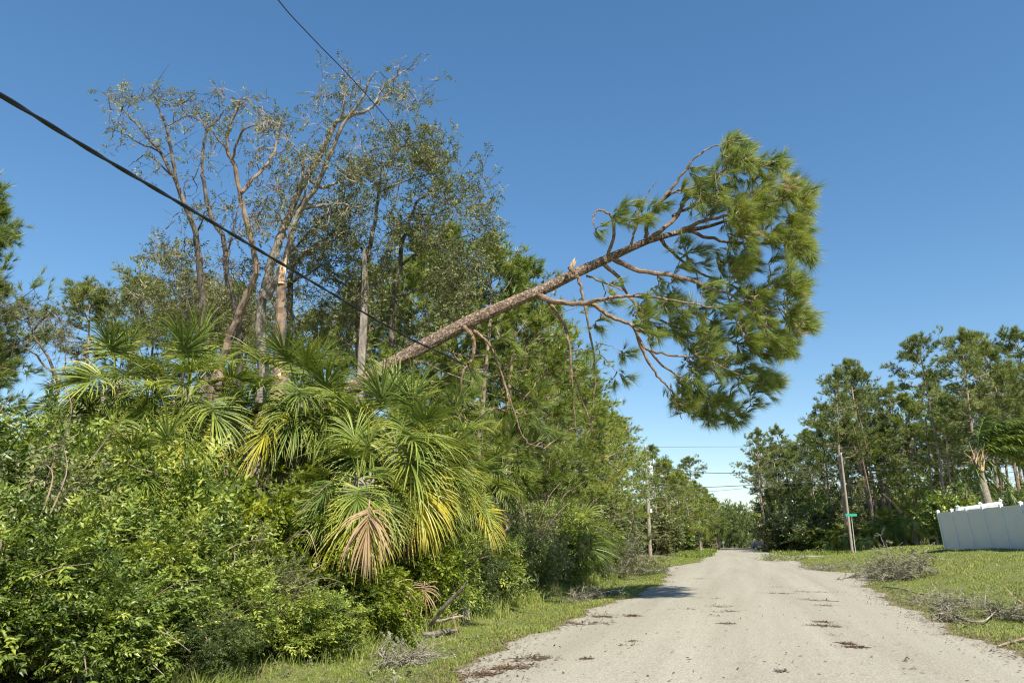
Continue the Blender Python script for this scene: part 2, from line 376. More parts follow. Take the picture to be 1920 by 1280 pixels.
def right_edge(y):
    y = np.asarray(y, float)
    return 3.6-1.5*sstep((y-85)/60)+edge_noise(y, 4.2)*.8+1.7*np.exp(-((y-37)/5)**2)+2.0*np.exp(-((y-74)/5)**2)
le = left_edge(ys); re = right_edge(ys)
k = 12; tt = np.linspace(0, 1, k)
V = np.stack([le[:, None]*(1-tt)+re[:, None]*tt, ys[:, None]+0*tt, 0.012+0*ys[:, None]+.03*(1-(2*tt-1)**2)], -1).reshape(-1, 3)
# feather the rim of the asphalt down onto the verge
Vr = V.reshape(len(ys), k, 3); Vr[:, 0, 2] = H(Vr[:, 0, 0], ys)+.008; Vr[:, -1, 2] = H(Vr[:, -1, 0], ys)+.008
i = (np.arange(len(ys)-1)[:, None]*k+np.arange(k-1)[None]).ravel()
mb = MB(); mb.add(Vr.reshape(-1, 3), np.stack([i, i+1, i+k+1, i+k], -1)); tag(mb.build('road', M['road'], smooth=True), kind='structure')
xs = np.linspace(3.2, 60, 90)
def side_y(x): return 79+1.2*np.exp(-(x-3.2)/2.5)*0+ .15*np.sin(x)
wv = 2.4+3.0*np.exp(-(xs-3.2)/1.8)
V = np.concatenate([np.stack([xs, side_y(xs)-wv, H(xs, side_y(xs)-wv)+.03], -1), np.stack([xs, side_y(xs)+wv, H(xs, side_y(xs)+wv)+.03], -1)])
i = np.arange(len(xs)-1); mb = MB(); mb.add(V, np.stack([i, i+1, i+len(xs)+1, i+len(xs)], -1)); tag(mb.build('side_street', M['road']), kind='structure')
mb = MB(); mb.add([[-60, 163, .05], [60, 163, .05], [60, 171, .05], [-60, 171, .05]], [[0, 1, 2, 3]]); tag(mb.build('water', M['water']), kind='structure')

# ------------------------------------------------------------------ templates
NEEDLE_HERO = [tuft_tri(s, 50, .0145, .45, .85, .35) for s in range(6)]
NEEDLE_MID = [tuft_tri(20+s, 22, .055, .8, .8, .35) for s in range(5)]
NEEDLE_FAR = [tuft_tri(40+s, 20, .065, .9, .85, .3) for s in range(5)]
SPRAY_LONG = [spray_template(s, 13, .27, .42) for s in range(6)]
SPRAY_ROUND = [spray_template(60+s, 11, .24, .78, curl=.1) for s in range(6)]
SPRAY_SMALL = [spray_template(80+s, 16, .17, .5) for s in range(6)]
SPRAY_FAR = [spray_template(100+s, 7, .42, .6) for s in range(6)]
SPRAY_OAK = [spray_template(120+s, 8, .3, .52) for s in range(6)]

def lumps(n, rng, k=9, amp=.35):
    """directions on a sphere with a lumpy radius"""
    d = norm(rng.normal(size=(n, 3))); c = norm(rng.normal(size=(k, 3))); c[:, 2] = np.abs(c[:, 2])*.6
    c = norm(c); s = np.max(d@c.T, 1); return d, (1-amp)+amp*sstep((s-.55)/.45)

def shrub_mesh(seed, temps, mat, n, size, tone_mid=.5, shape=(1, 1, 1.1), hang=0.0, shoots=95):
    """(foliage mesh, stems mesh) of a shrub of unit radius standing on z=0, made of arching leafy shoots"""
    rng = np.random.default_rng(seed); st = MB(); pos = []; dr = []; tn = []; shape = np.array(shape)
    for i in range(shoots):
        d = norm(rng.normal(size=3)*[1, 1, .75]+[0, 0, .15]); reach = rng.uniform(.55, 1.0) if rng.random() < .84 else rng.uniform(1.0, 1.32)
        b = np.array([d[0]*.15, d[1]*.15, .35+.3*rng.random()]); tip = d*reach+[0, 0, .95]; tip[2] = max(tip[2], .06)
        mid = (b+tip)/2+np.array([0, 0, .16])+rng.normal(size=3)*.08; tip = tip+np.array([0, 0, -.12-hang*.35*rng.random()])
        P = smooth_path([b, mid, tip], 5)*shape; 
        if i % 2 == 0: tube(st, P, [.018, .004], 4, cap=False)
        k_ = max(4, int(n/shoots*rng.uniform(.6, 1.4))); f = 1-rng.random(k_)**1.25*.72; q = f*(len(P)-1); a_ = np.minimum(q.astype(int), len(P)-2)
        c = P[a_]+(P[a_+1]-P[a_])*(q-a_)[:, None]; t = norm(P[a_+1]-P[a_]); wd = .05+.17*(1-f)[:, None]+.05*rng.random((k_, 1))
        pos.append(c+rng.normal(size=(k_, 3))*wd*1.05); dr.append(t*.75+rng.normal(size=(k_, 3))*.5+np.array([0, 0, .15-hang])); tn.append(tone_mid+rng.normal()*.12+rng.normal(size=k_)*.1)
    pos = np.concatenate(pos); dr = norm(np.concatenate(dr)); tn = np.concatenate(tn); pos[:, 2] = np.maximum(pos[:, 2], .03)
    up = norm(np.array([0, 0, 1.0])+rng.normal(size=pos.shape)*.45+dr*.2); mb = MB()
    scatter(mb, temps, pos-dr*size*.4, frames(dr, rng, up), size*rng.uniform(.65, 1.3, len(pos)), tn, rng)
    for i in range(5):   # bare shoots poking out of the leaves
        d = norm(rng.normal(size=3)*[1, 1, .5]+[0, 0, .4]); tube(st, smooth_path([d*.5+[0, 0, .9], d*.95+[0, 0, 1.05], d*1.3+rng.normal(size=3)*.12+[0, 0, 1.0]], 4)*shape, [.01, .003], 4, cap=False)
    for i in range(6):
        a = rng.uniform(0, 6.28); tube(st, smooth_path([[math.cos(a)*.1, math.sin(a)*.1, -.05], [math.cos(a)*.15, math.sin(a)*.2, .5], [math.cos(a)*.3, math.sin(a)*.35, 1.2]], 4), [.03, .012], 5)
    return mb.mesh('foliage', mat), st.mesh('stems', M['wood_far'])

def palm_frond(el, seed, L=1.05, pet=.82, mat=None, nseg=64, dead=False):
    """one fan frond: petiole leaving the origin along +x at elevation el"""
    rng = np.random.default_rng(seed); mb = MB()
    c, s = math.cos(el), math.sin(el); e1 = np.array([c, 0, s])
    # the stalk arches down under its own weight
    npt = 9; P = [np.zeros(3)]; d = e1.copy(); sag = (.10 if el > .9 else .16)*(1.4 if dead else 1)
    for i in range(npt-1):
        P.append(P[-1]+d*pet/(npt-1)); d = norm(d+np.array([0, 0, -sag*max(c, .15)]))
    P = np.array(P); tube(mb, P, [.022, .012], 5, .62)
    e1 = norm(d+np.array([0, 0, -.26*max(0.0, d[2]+.25)])) if not dead else d; lat = norm(np.cross(np.array([0, 0, 1.0]), e1)); nor = np.cross(e1, lat); O = P[-1]
    costa = .30*L
    for i in range(nseg):
        f = -1+2*i/(nseg-1); ang = f*math.radians(122 if not dead else 78)
        st = O+e1*costa*(1-abs(f))**.8-nor*.10*(1-abs(f))**2
        dr = e1*math.cos(ang*.9)+lat*math.sin(ang*.9)+nor*(.34*abs(math.sin(ang)))
        dr = norm(dr+rng.normal(size=3)*(.2 if dead else .09))
        Ls = L*(.98-.38*abs(f)**1.5)*rng.uniform(.85, 1.08); w = .0145*rng.uniform(.75, 1.2)*L/1.05
        pts = [st]; dd = dr.copy(); K = 7
        g = rng.uniform(.10, .32)*(1.6 if dead else 1)
        for k_ in range(K-1):
            t = (k_+1)/K; pts.append(pts[-1]+dd*Ls/(K-1))
            dd = norm(dd+np.array([0, 0, -1.0])*g*(t**1.3)*2.2+rng.normal(size=3)*.02)
        pts = np.array(pts); tg = norm(np.gradient(pts, axis=0)); sd = norm(np.cross(tg, nor+rng.normal(size=3)*.25))
        ww = w*np.array([.55, .95, 1, .9, .7, .42, .06])[:, None]
        A = pts-sd*ww; B = pts+sd*ww; C = pts-np.cross(sd, tg)*ww*.45
        VV = np.concatenate([A, C, B]); i0 = np.arange(K-1)
        FF = np.concatenate([np.stack([i0, i0+1, K+i0+1, K+i0], -1), np.stack([K+i0, K+i0+1, 2*K+i0+1, 2*K+i0], -1)])
        base = rng.normal()*.09+.5+(.12 if abs(f) > .9 else 0)
        tn = np.tile(base+np.linspace(-.08, .16, K-1), 2)
        mb.add(VV, FF, np.clip(tn, 0, 1))
    return mb.mesh('frond', mat or M['palm'])


# ------------------------------------------------------------------ generic woodland pines
def pine_meshes(seed, height=20., crown_from=.5, spread=3.2, nbr=34, subs=4, tufts=7, temps=NEEDLE_FAR, tsize=.5, r0=.2, lean=.03, tone=.5, mat=None, flat=.35, dead=8, bmat=None):
    rng = np.random.default_rng(seed); wood = MB(); fol = MB()
    k = 14; t = np.linspace(0, 1, k); lx = rng.normal()*lean*height; ly = rng.normal()*lean*height
    tr = np.stack([lx*t**1.6+.1*np.sin(t*7+seed), ly*t**1.6+.1*np.cos(t*6+seed), height*t-.1], 1)
    tube(wood, tr, r0*(1-t**1.2*.85), 8)
    def T(u): return np.array([np.interp(u, t, tr[:, j]) for j in range(3)])
    pos = []; dirs = []; tones = []
    for i in range(nbr):
        u = crown_from+(1-crown_from)*(i+rng.random())/nbr; v = (u-crown_from)/(1-crown_from)
        prof = (math.sin(math.pi*min(1, v*.85+.18)))**.7*(1-.55*v**3); L = spread*prof*rng.uniform(.55, 1.15)+.4
        a = i*2.4+rng.normal()*.5; el = rng.uniform(-.1, .35)+.75*v**2
        d = np.array([math.cos(a)*math.cos(el), math.sin(a)*math.cos(el), math.sin(el)])
        P0 = T(u); P1 = P0+d*L*.5+np.array([0, 0, -.05*L]); P2 = P0+d*L+np.array([0, 0, .12*L])+rng.normal(size=3)*.1*L
        br = smooth_path([P0, P1, P2], 3); tube(wood, br, [r0*.28*(1-.5*v), .015], 4, cap=False)
        for s in range(subs):
            f = rng.uniform(.4, 1.0) if s else 1.0
            B0 = P0*(1-f)+P1*f if f < .5 else P1*(2-2*f)+P2*(2*f-1); B0 = br[min(len(br)-1, int(f*(len(br)-1)))]
            sd = norm(d+rng.normal(size=3)*[.7, .7, .35]); l2 = L*.32*rng.uniform(.5, 1.2)+.15; B1 = B0+sd*l2+np.array([0, 0, .1])
            cones(wood, B0[None], B1[None], .018, .008)
            m_ = tufts; w = rng.random(m_); q = B0+(B1-B0)*(.35+.75*w[:, None])+rng.normal(size=(m_, 3))*[.28, .28, .28*flat*2]*(l2*.5+.25)
            pos.append(q); dirs.append(norm(sd+np.array([0, 0, .35])+rng.normal(size=(m_, 3))*.6)); tones.append(np.full(m_, tone+rng.normal()*.11)+rng.normal(size=m_)*.07)
    for i in range(dead):
        u = rng.uniform(min(.25, crown_from*.5), crown_from); P0 = T(u); a = rng.uniform(0, 6.28); l = rng.uniform(.5, 1.8)
        cones(wood, P0[None], (P0+np.array([math.cos(a)*l, math.sin(a)*l, rng.uniform(-.3, .4)]))[None], .03, .01)
    pos = np.concatenate(pos); dirs = np.concatenate(dirs); tones = np.concatenate(tones)
    scatter(fol, temps, pos, frames(dirs, rng), tsize*rng.uniform(.7, 1.2, len(pos)), tones, rng)
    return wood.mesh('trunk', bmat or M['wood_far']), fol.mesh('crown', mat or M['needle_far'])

# ------------------------------------------------------------------ trees traced limb by limb
def in_poly(p, poly):
    x, y = p; ins = False; n_ = len(poly)
    for a in range(n_):
        x1, y1 = poly[a]; x2, y2 = poly[(a+1) % n_]
        if (y1 > y) != (y2 > y) and x < (x2-x1)*(y-y1)/(y2-y1)+x1: ins = not ins
    return ins
def limb_path(pix, z0, z1, m=5, wob=.0, rng=None):
    P = np.array([at(x, y, z0+(z1-z0)*i/(max(1, len(pix)-1))) for i, (x, y) in enumerate(pix)])
    P = smooth_path(P, m)
    if wob and rng is not None:
        N_ = rng.normal(size=P.shape)*wob; N_[0] = 0; P = P+N_
    return P
def grow_to(targets, nodes, owner, rng, bias=None, sag=.1, kink=.08, steps=5, maxlen=9):
    """twigs from the nearest wood to each target, every twig becoming wood for the next"""
    nodes = list(nodes); owner = list(owner); NP = np.array(nodes); NO = np.array(owner); out = []
    dist = np.array([np.min(((NP-t)**2).sum(1)) for t in targets]); order = np.argsort(dist)
    for q in order:
        t = targets[q]; dv = t-NP; dd = (dv**2).sum(1)
        if bias is not None: dd = dd*(1+.9*(dv@bias < 0))
        k_ = int(np.argmin(dd)); p0 = NP[k_]; L = math.sqrt(((t-p0)**2).sum())
        if L < .05 or L > maxlen: continue
        s = np.linspace(0, 1, steps+1)[:, None]; P = p0+(t-p0)*s
        bow = rng.normal(size=3)*.12*L; bow[2] += sag*L
        P = P+bow*np.sin(s*np.pi)+rng.normal(size=P.shape)*kink*L/steps*np.sin(s*np.pi); out.append((P, int(NO[k_])))
        NP = np.concatenate([NP, P[2:]]); NO = np.concatenate([NO, np.full(len(P)-2, NO[k_])])
    return out

RIGHT = norm(at(1100, 640, 10)-at(960, 640, 10)); UP = np.array([0, 0, 1.0])

# ---- the leaning pine over the road
rng = np.random.default_rng(7)
ZT = lambda x: 17.6+(x-680)/600*1.3
trunk_pix = [(560, 1000), (600, 790), (680, 716), (780, 657), (870, 608), (940, 576), (1010, 546), (1080, 512), (1150, 480), (1215, 452), (1280, 434), (1330, 424), (1390, 405), (1450, 392)]
TP = np.array([at(x, y, ZT(x)) for x, y in trunk_pix]); TP[0][2] = H(TP[0][0], TP[0][1])-.1
TP = smooth_path(TP, 5)
px_r = [.25, .21, .18, .17, .162, .153, .144, .128, .105, .08, .06, .042, .03, .015]
pine = thing('leaning_pine_tree', (0, 0, 0), 'tall pine leaning over the road above the palms, bushy green crown held in the sky', 'tree')
mb = MB(); rad = np.interp(np.linspace(0, 13, len(TP)), range(14), px_r)
tube(mb, TP, rad, 16, rough=.035, rng=rng); mb.build('trunk', M['pine_bark'], pine, smooth=False)
mb = MB()   # splintered stub where a limb tore off
for i in range(7):
    p0 = at(1072+rng.uniform(-3, 3), 503, ZT(1072)-.1); tube(mb, [p0, at(1074+rng.uniform(-4, 5), rng.uniform(487, 497), ZT(1074)-.12), at(1080+rng.uniform(-4, 3), rng.uniform(480, 490), ZT(1080)-.12)], [.035, .02, .003], 5)
mb.build('broken_stub', M['raw_wood'], pine)
LIMBS = [  # pixels, z at start offset, z at end offset, r0, r1, bare
 ([(1210, 447), (1214, 420), (1237, 380), (1270, 341), (1295, 305), (1329, 278), (1372, 263)], 0, -.6, .055, .012, 0),
 ([(1215, 450), (1266, 409), (1290, 370), (1338, 331), (1382, 310), (1440, 307)], 0, .8, .06, .012, 0),
 ([(1237, 380), (1265, 360), (1319, 346), (1360, 322), (1410, 290)], 0, -1.4, .04, .01, 0),
 ([(1270, 437), (1319, 414), (1367, 404), (1440, 380), (1490, 372)], 0, -1.2, .06, .012, 0),
 ([(1262, 405), (1300, 386), (1382, 365), (1445, 360), (1500, 350)], .2, 1.5, .045, .01, 0),
 ([(1290, 434), (1338, 448), (1406, 457), (1460, 455), (1510, 450)], 0, .4, .05, .01, 0),
 ([(1183, 462), (1192, 425), (1198, 399), (1215, 362), (1232, 336)], 0, -.3, .035, .006, 1),
 ([(1140, 482), (1151, 440), (1148, 408), (1133, 396), (1118, 396), (1112, 412), (1118, 432)], 0, -.5, .045, .012, 2),
 ([(1150, 485), (1198, 506), (1280, 520), (1329, 540), (1387, 556), (1440, 580)], 0, -1.2, .075, .014, 0),
 ([(1240, 450), (1256, 469), (1295, 501), (1348, 525), (1410, 545), (1470, 540)], 0, 1.8, .05, .012, 0),
 ([(1005, 552), (1043, 566), (1091, 569), (1135, 560), (1174, 554), (1251, 561), (1320, 575)], 0, -1.6, .08, .014, 0),
 ([(1100, 567), (1116, 572), (1145, 593), (1188, 612), (1208, 651), (1251, 665), (1319, 672), (1380, 700)], -.6, -1.4, .06, .012, 0),
 ([(1188, 612), (1212, 670), (1232, 704), (1256, 728), (1268, 760), (1277, 785)], -1, -.6, .04, .01, 0),
 ([(1125, 492), (1160, 520), (1174, 548), (1215, 590), (1290, 620), (1370, 640), (1440, 650)], 0, .8, .055, .012, 0),
 ([(1215, 655), (1250, 690), (1300, 720), (1350, 750), (1400, 765)], -.9, .4, .03, .01, 0),
 ([(1024, 562), (1057, 607), (1066, 640), (1071, 690), (1074, 745), (1080, 806)], -.1, -.5, .05, .012, 2),
 ([(1066, 500), (1078, 512), (1087, 530), (1096, 573), (1111, 646), (1115, 704), (1109, 800)], -.25, -.4, .055, .012, 2),
 ([(1117, 640), (1126, 662), (1140, 680), (1162, 700)], -.4, -.6, .014, .005, 2),
 ([(1117, 650), (1124, 645), (1145, 648), (1165, 660)], -.4, -.2, .014, .005, 2),
 ([(870, 612), (886, 632), (889, 655), (882, 678), (868, 700), (862, 745)], -.15, -.3, .06, .02, 2),
 ([(888, 620), (905, 632), (922, 655), (936, 690), (950, 735), (952, 760)], -.15, -.5, .045, .012, 2),
 ([(936, 690), (960, 760), (985, 825), (1020, 840)], -.4, -.9, .02, .008, 2),
 ([(1071, 690), (1095, 760), (1110, 800), (1080, 825)], -.3, -.7, .02, .008, 2),
 ([(1100, 517), (1130, 528), (1170, 545)], 0, -.9, .03, .012, 0),
]
POLY = [(1370, 262), (1410, 260), (1420, 288), (1485, 286), (1505, 330), (1532, 352), (1530, 400), (1520, 430), (1532, 470), (1530, 500), (1516, 520), (1522, 560), (1526, 605), (1505, 655), (1440, 690), (1466, 716), (1440, 748), (1400, 786), (1350, 792), (1290, 802), (1270, 770), (1252, 725), (1262, 700), (1235, 655), (1190, 600), (1205, 545), (1290, 535), (1370, 520), (1400, 430), (1320, 410), (1290, 390), (1285, 345), (1360, 312), (1345, 280)]
nodes = []; own = []; paths = []
for li, (pix, za, zb, r0, r1, bare) in enumerate(LIMBS):
    P = limb_path(pix, ZT(pix[0][0])+za, ZT(pix[0][0])+zb, 5, .012, rng); paths.append(P)
    if bare != 1:
        for p_ in P[len(P)//4:]: nodes.append(p_); own.append(li)
targets = []
CC = [(rng.uniform(1190, 1532), rng.uniform(260, 800)) for _ in range(420)]; CC = [c for c in CC if in_poly(c, POLY)][:120]
while len(targets) < 840:
    q = CC[rng.integers(len(CC))]; x, y = q[0]+rng.normal()*13, q[1]+rng.normal()*11
    if not in_poly((x, y), POLY): continue
    if x < 1370 and rng.random() < .3: continue
    if x < 1400 and 400 < y < 620 and rng.random() < .3: continue
    targets.append(at(x-10, y, 18.7+rng.uniform(-2.1, 2.1)*math.sin(math.pi*min(1, max(0, (y-230)/600)))**.5))
for cx_, cy_, n_, s_ in [(1165, 402, 9, 20), (1195, 405, 9, 18), (1128, 425, 3, 12), (1096, 655, 2, 6), (1169, 662, 4, 8), (1169, 710, 4, 8), (1140, 705, 2, 6), (1095, 700, 2, 8), (1118, 598, 4, 22), (1240, 545, 10, 26), (1230, 395, 7, 18), (1300, 335, 8, 22), (1330, 385, 10, 25), (1200, 580, 8, 22), (1150, 560, 5, 20), (1300, 480, 9, 28), (1345, 490, 12, 26), (1250, 612, 10, 24), (1290, 590, 12, 26), (1320, 640, 12, 26), (1380, 440, 10, 24), (1270, 470, 6, 20), (1320, 765, 12, 22), (1370, 775, 12, 22), (1420, 740, 12, 20), (1290, 735, 8, 18), (1450, 718, 6, 10),
                         (886, 690, 5, 14), (935, 640, 5, 22), (960, 780, 7, 22), (1005, 790, 7, 22), (1010, 735, 5, 18), (925, 775, 4, 16), (1060, 830, 8, 25), (1105, 790, 5, 15), (868, 735, 4, 14), (1000, 850, 5, 25)]:
    for _ in range(n_): targets.append(at(cx_+rng.normal()*s_*.6, cy_+rng.normal()*s_*.6, ZT(cx_)-.5+rng.normal()*.25 if cx_ < 1230 else 18.5))
targets = np.array(targets)
tw = grow_to(targets, nodes, own, rng, bias=RIGHT*.9+np.array([0, 0, .1]), sag=-.06, kink=.25, steps=6, maxlen=4)
per = {i: [] for i in range(len(LIMBS))}
for P, o_ in tw: per[o_].append(P)
for li, (pix, za, zb, r0, r1, bare) in enumerate(LIMBS):
    mb = MB(); tube(mb, paths[li], [r0, r1], 8, rough=.05, rng=rng)
    pos = []; dr = []; tn = []
    for P in per[li]:
        tube(mb, P, [.018, .007], 4, cap=False)
        L = np.linalg.norm(np.diff(P, axis=0), axis=1).sum(); base = .62+rng.normal()*.12
        cnt = max(4, int(min(L, .6)/.075)); hanging = li >= 15 and li < 23
        for j in range(cnt):
            f = 1-(j/cnt)**1.3*min(1, .5/max(L, .3)); q = f*(len(P)-1); a_ = min(int(q), len(P)-2)
            c_ = P[a_]+(P[a_+1]-P[a_])*(q-a_); d_ = norm(P[a_+1]-P[a_])
            down = -.45 if hanging else -.12
            pos.append(c_+rng.normal(size=3)*.04); dr.append(d_+RIGHT*(.25 if hanging else .75)+np.array([0, 0, down])+rng.normal(size=3)*.2); tn.append(base+rng.normal()*.05+(.5 if rng.random() < .006 else 0))
    b = mb.build('branch' if bare != 1 else 'dead_branch', M['branch_bark'], pine)
    if pos:
        nb = MB(); pos = np.array(pos); scatter(nb, NEEDLE_HERO, pos, frames(np.array(dr), rng), .42*rng.uniform(.75, 1.15, len(pos)), np.clip(tn, 0, .93), rng, .1)
        nb.build('needles', M['needle'], b)

nb = MB(); pos = np.array([at(x+rng.normal()*7, y+rng.normal()*5, 16.9) for x, y in [(1462, 338), (1476, 345), (1409, 437), (1500, 560), (1490, 622)] for _ in range(4)])
scatter(nb, NEEDLE_HERO, pos, frames(RIGHT+rng.normal(size=pos.shape)*.4-UP*.3, rng), .22, .75, rng); nb.build('dead_needles', M['palm_dead'], pine)
# ---- oaks, stripped by the storm
def oak(name, label, limbs, z, bark, clouds, ntw, leafy, leaf_sz=.3, poly=None, npoly=0, seed=1, spray=SPRAY_OAK, mat='olive', tone=.5, group=None, dspread=1.6, tw_r=.011, lump=.55, pl=.9):
    rng = np.random.default_rng(seed); root = thing(name, (0, 0, 0), label, 'tree', group)
    wood = MB(); nodes = []; outer = []
    for pix, dz, r0, r1 in limbs:
        za, zb = (dz if isinstance(dz, tuple) else (0, dz)); P = limb_path(pix, z+za, z+zb, 5, .012, rng)
        if pix[0][1] >= 660:
            g = np.array([P[0][0]-.05, P[0][1], H(P[0][0], P[0][1])-.1]); P = np.concatenate([[g, (g*2+P[0])/3+np.array([.05, 0, 0]), (g+2*P[0])/3], P])
        tube(wood, P, [r0*.8, r1*.55], 9, rough=.07, rng=rng)
        for i_, p_ in enumerate(P):
            if i_ > len(P)*.15: nodes.append(p_)
            if i_ > len(P)*.35: outer.append(p_)
    outer = np.array(outer); T = []
    for _ in range(ntw):
        c = outer[rng.integers(len(outer))]; T.append(c+rng.normal(size=3)*lump*[1, 1, .55])
    npl0 = len(T)
    for x, y, s, n_ in clouds:
        for _ in range(n_): T.append(at(x+rng.normal()*s, y+rng.normal()*s*.8, z+rng.normal()*dspread*.5))
    if poly:
        xs_ = [p[0] for p in poly]; ys_ = [p[1] for p in poly]; c = 0
        # uneven clumps inside the outline
        cc = [(rng.uniform(min(xs_), max(xs_)), rng.uniform(min(ys_), max(ys_))) for _ in range(62)]
        cc = [q for q in cc if in_poly(q, poly)]
        while c < npoly:
            q = cc[rng.integers(len(cc))]; x, y = q[0]+rng.normal()*15, q[1]+rng.normal()*11
            if in_poly((x, y), poly): T.append(at(x, y, z+rng.uniform(-1, 1)*dspread)); c += 1
    tw = grow_to(np.array(T), nodes, [0]*len(nodes), rng, sag=.03, kink=.3, steps=5, maxlen=5)
    A = []; B = []; ra = []; rb = []; pos = []; dr = []; tn = []
    for P, _ in tw:
        L = np.linalg.norm(P[-1]-P[0]); r_ = tw_r*(1+min(L, 2)*.8)
        for j in range(len(P)-1): A.append(P[j]); B.append(P[j+1]); ra.append(r_*(1-.14*j)); rb.append(r_*(1-.14*(j+1)))
        for _ in range(2):
            j = rng.integers(1, len(P)); e = P[j]+rng.normal(size=3)*.2+UP*.05; A.append(P[j]); B.append(e); ra.append(tw_r*.7); rb.append(tw_r*.35)
            if rng.random() < leafy: 
                for _q in range(2): pos.append(e*.8+P[j]*.2+rng.normal(size=3)*.06); dr.append(e-P[j]+rng.normal(size=3)*.1); tn.append(tone+rng.normal()*.14)
        if rng.random() < leafy*1.2:
            for _q in range(4): pos.append(P[-1]+rng.normal(size=3)*.12); dr.append(P[-1]-P[-2]+rng.normal(size=3)*.2); tn.append(tone+rng.normal()*.12)
    cones(wood, np.array(A), np.array(B), np.array(ra), np.array(rb)); wood.build('trunk', M[bark], root)
    if pos:
        fm = MB(); pos = np.array(pos); dr = np.array(dr); up = norm(UP+rng.normal(size=pos.shape)*.5)
        scatter(fm, spray, pos, frames(dr, rng, up), leaf_sz*rng.uniform(.7, 1.2, len(pos)), tn, rng, .14); fm.build('crown', M[mat], root)
    return root
oak('bare_oak_tree', 'storm-stripped oak leaning left, its two silvery bare arms highest at the far left', [
 ([(390, 690), (380, 600), (375, 500), (367, 440), (350, 390), (332, 345), (320, 275), (310, 235), (295, 195), (285, 170)], -.8, .15, .02),
 ([(332, 345), (300, 285), (270, 250), (240, 215), (215, 190), (190, 172)], (-.2, .9), .07, .012),
 ([(300, 285), (255, 265), (232, 250), (210, 243)], (.2, -.5), .035, .008), ([(322, 330), (280, 292), (258, 300), (240, 312)], (0, .5), .035, .008),
 ([(315, 235), (338, 225), (348, 210), (340, 190)], (-.6, 0), .03, .008), ([(352, 395), (345, 350), (352, 335), (362, 330)], (0, .5), .03, .01), ([(367, 440), (385, 400), (402, 380)], (0, -.7), .035, .01)],
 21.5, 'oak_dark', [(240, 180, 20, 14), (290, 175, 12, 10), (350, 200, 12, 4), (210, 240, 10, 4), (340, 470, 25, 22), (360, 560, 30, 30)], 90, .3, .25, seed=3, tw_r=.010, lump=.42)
oak('red_oak_tree', 'slender dark-barked bare tree rising between the left oak and the orange forked one', [
 ([(450, 690), (447, 600), (425, 515), (420, 450), (395, 405), (382, 340), (380, 290), (386, 250), (405, 226), (420, 207), (414, 188)], .7, .12, .02),
 ([(390, 247), (378, 222), (370, 198), (362, 190)], (.5, .2), .035, .01), ([(425, 515), (430, 465), (440, 420), (450, 372)], (0, .5), .05, .02), ([(400, 420), (388, 395), (392, 380)], (0, .3), .02, .008), ([(420, 460), (450, 440), (465, 425)], (0, .3), .02, .008)],
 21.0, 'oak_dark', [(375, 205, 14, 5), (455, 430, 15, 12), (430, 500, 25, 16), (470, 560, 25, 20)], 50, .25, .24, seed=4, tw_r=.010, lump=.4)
oak('forked_oak_tree', 'orange-barked oak with a high Y fork, almost leafless, left of the great pale oak', [
 ([(412, 690), (432, 630), (452, 580), (480, 510), (470, 450), (452, 372), (440, 310), (425, 280), (430, 240), (444, 206), (452, 187)], -.9, .14, .03),
 ([(452, 362), (480, 330), (508, 297), (520, 262), (521, 245)], (-.5, .1), .07, .02), ([(428, 285), (415, 268), (400, 250), (388, 232)], (-.6, -1.1), .04, .012), ([(434, 300), (452, 250), (475, 236), (495, 232)], (-.6, -1.3), .04, .012), ([(520, 255), (515, 236), (500, 222)], (0, .2), .02, .01)],
 19.5, 'oak_red', [(455, 195, 12, 6), (495, 228, 14, 10), (480, 300, 14, 8), (500, 420, 22, 20), (520, 350, 18, 14)], 60, .35, .25, seed=5, tw_r=.010, lump=.4)
oak('great_oak_tree', 'biggest pale-barked oak, its long bare arms highest of all beside the thin wire', [
 ([(494, 700), (487, 600), (500, 530), (520, 460), (540, 410), (565, 350), (595, 300), (620, 250), (632, 228), (660, 215), (695, 205), (715, 170), (745, 142), (762, 131)], 1.0, .19, .02),
 ([(500, 560), (520, 520), (540, 470), (555, 410), (590, 355), (615, 300), (640, 240), (672, 196), (688, 165), (696, 145), (712, 132)], (0, -.8), .13, .02), ([(640, 225), (646, 190), (642, 150), (645, 132)], (.6, .2), .04, .012),
 ([(575, 330), (600, 350), (625, 345), (665, 322), (700, 296), (740, 285)], (.4, 1.4), .07, .015), ([(548, 400), (575, 390), (615, 385), (640, 382), (672, 388), (700, 380)], (.2, -.8), .07, .015),
 ([(548, 405), (572, 365), (567, 320), (558, 285), (530, 250), (512, 232)], (.2, -1), .045, .012), ([(565, 350), (572, 300), (580, 262), (600, 240)], (.3, -.2), .035, .012), ([(540, 430), (520, 400), (500, 385), (478, 372)], (.2, -.7), .035, .012),
 ([(697, 203), (720, 180), (742, 176), (765, 185), (778, 200)], (.9, .4), .035, .01), ([(648, 215), (625, 195), (612, 180)], (.5, .1), .03, .01), ([(536, 440), (560, 470), (590, 462), (630, 440), (672, 430)], (.1, .6), .05, .012)],
 20.5, 'oak_bark', [(640, 175, 14, 8), (750, 182, 15, 16), (700, 240, 22, 8), (610, 300, 25, 14), (660, 330, 25, 16), (510, 240, 16, 12), (560, 300, 18, 10), (690, 290, 25, 20), (490, 380, 12, 8), (530, 320, 16, 10)], 170, .38, .25, seed=6, tw_r=.010, lump=.5)
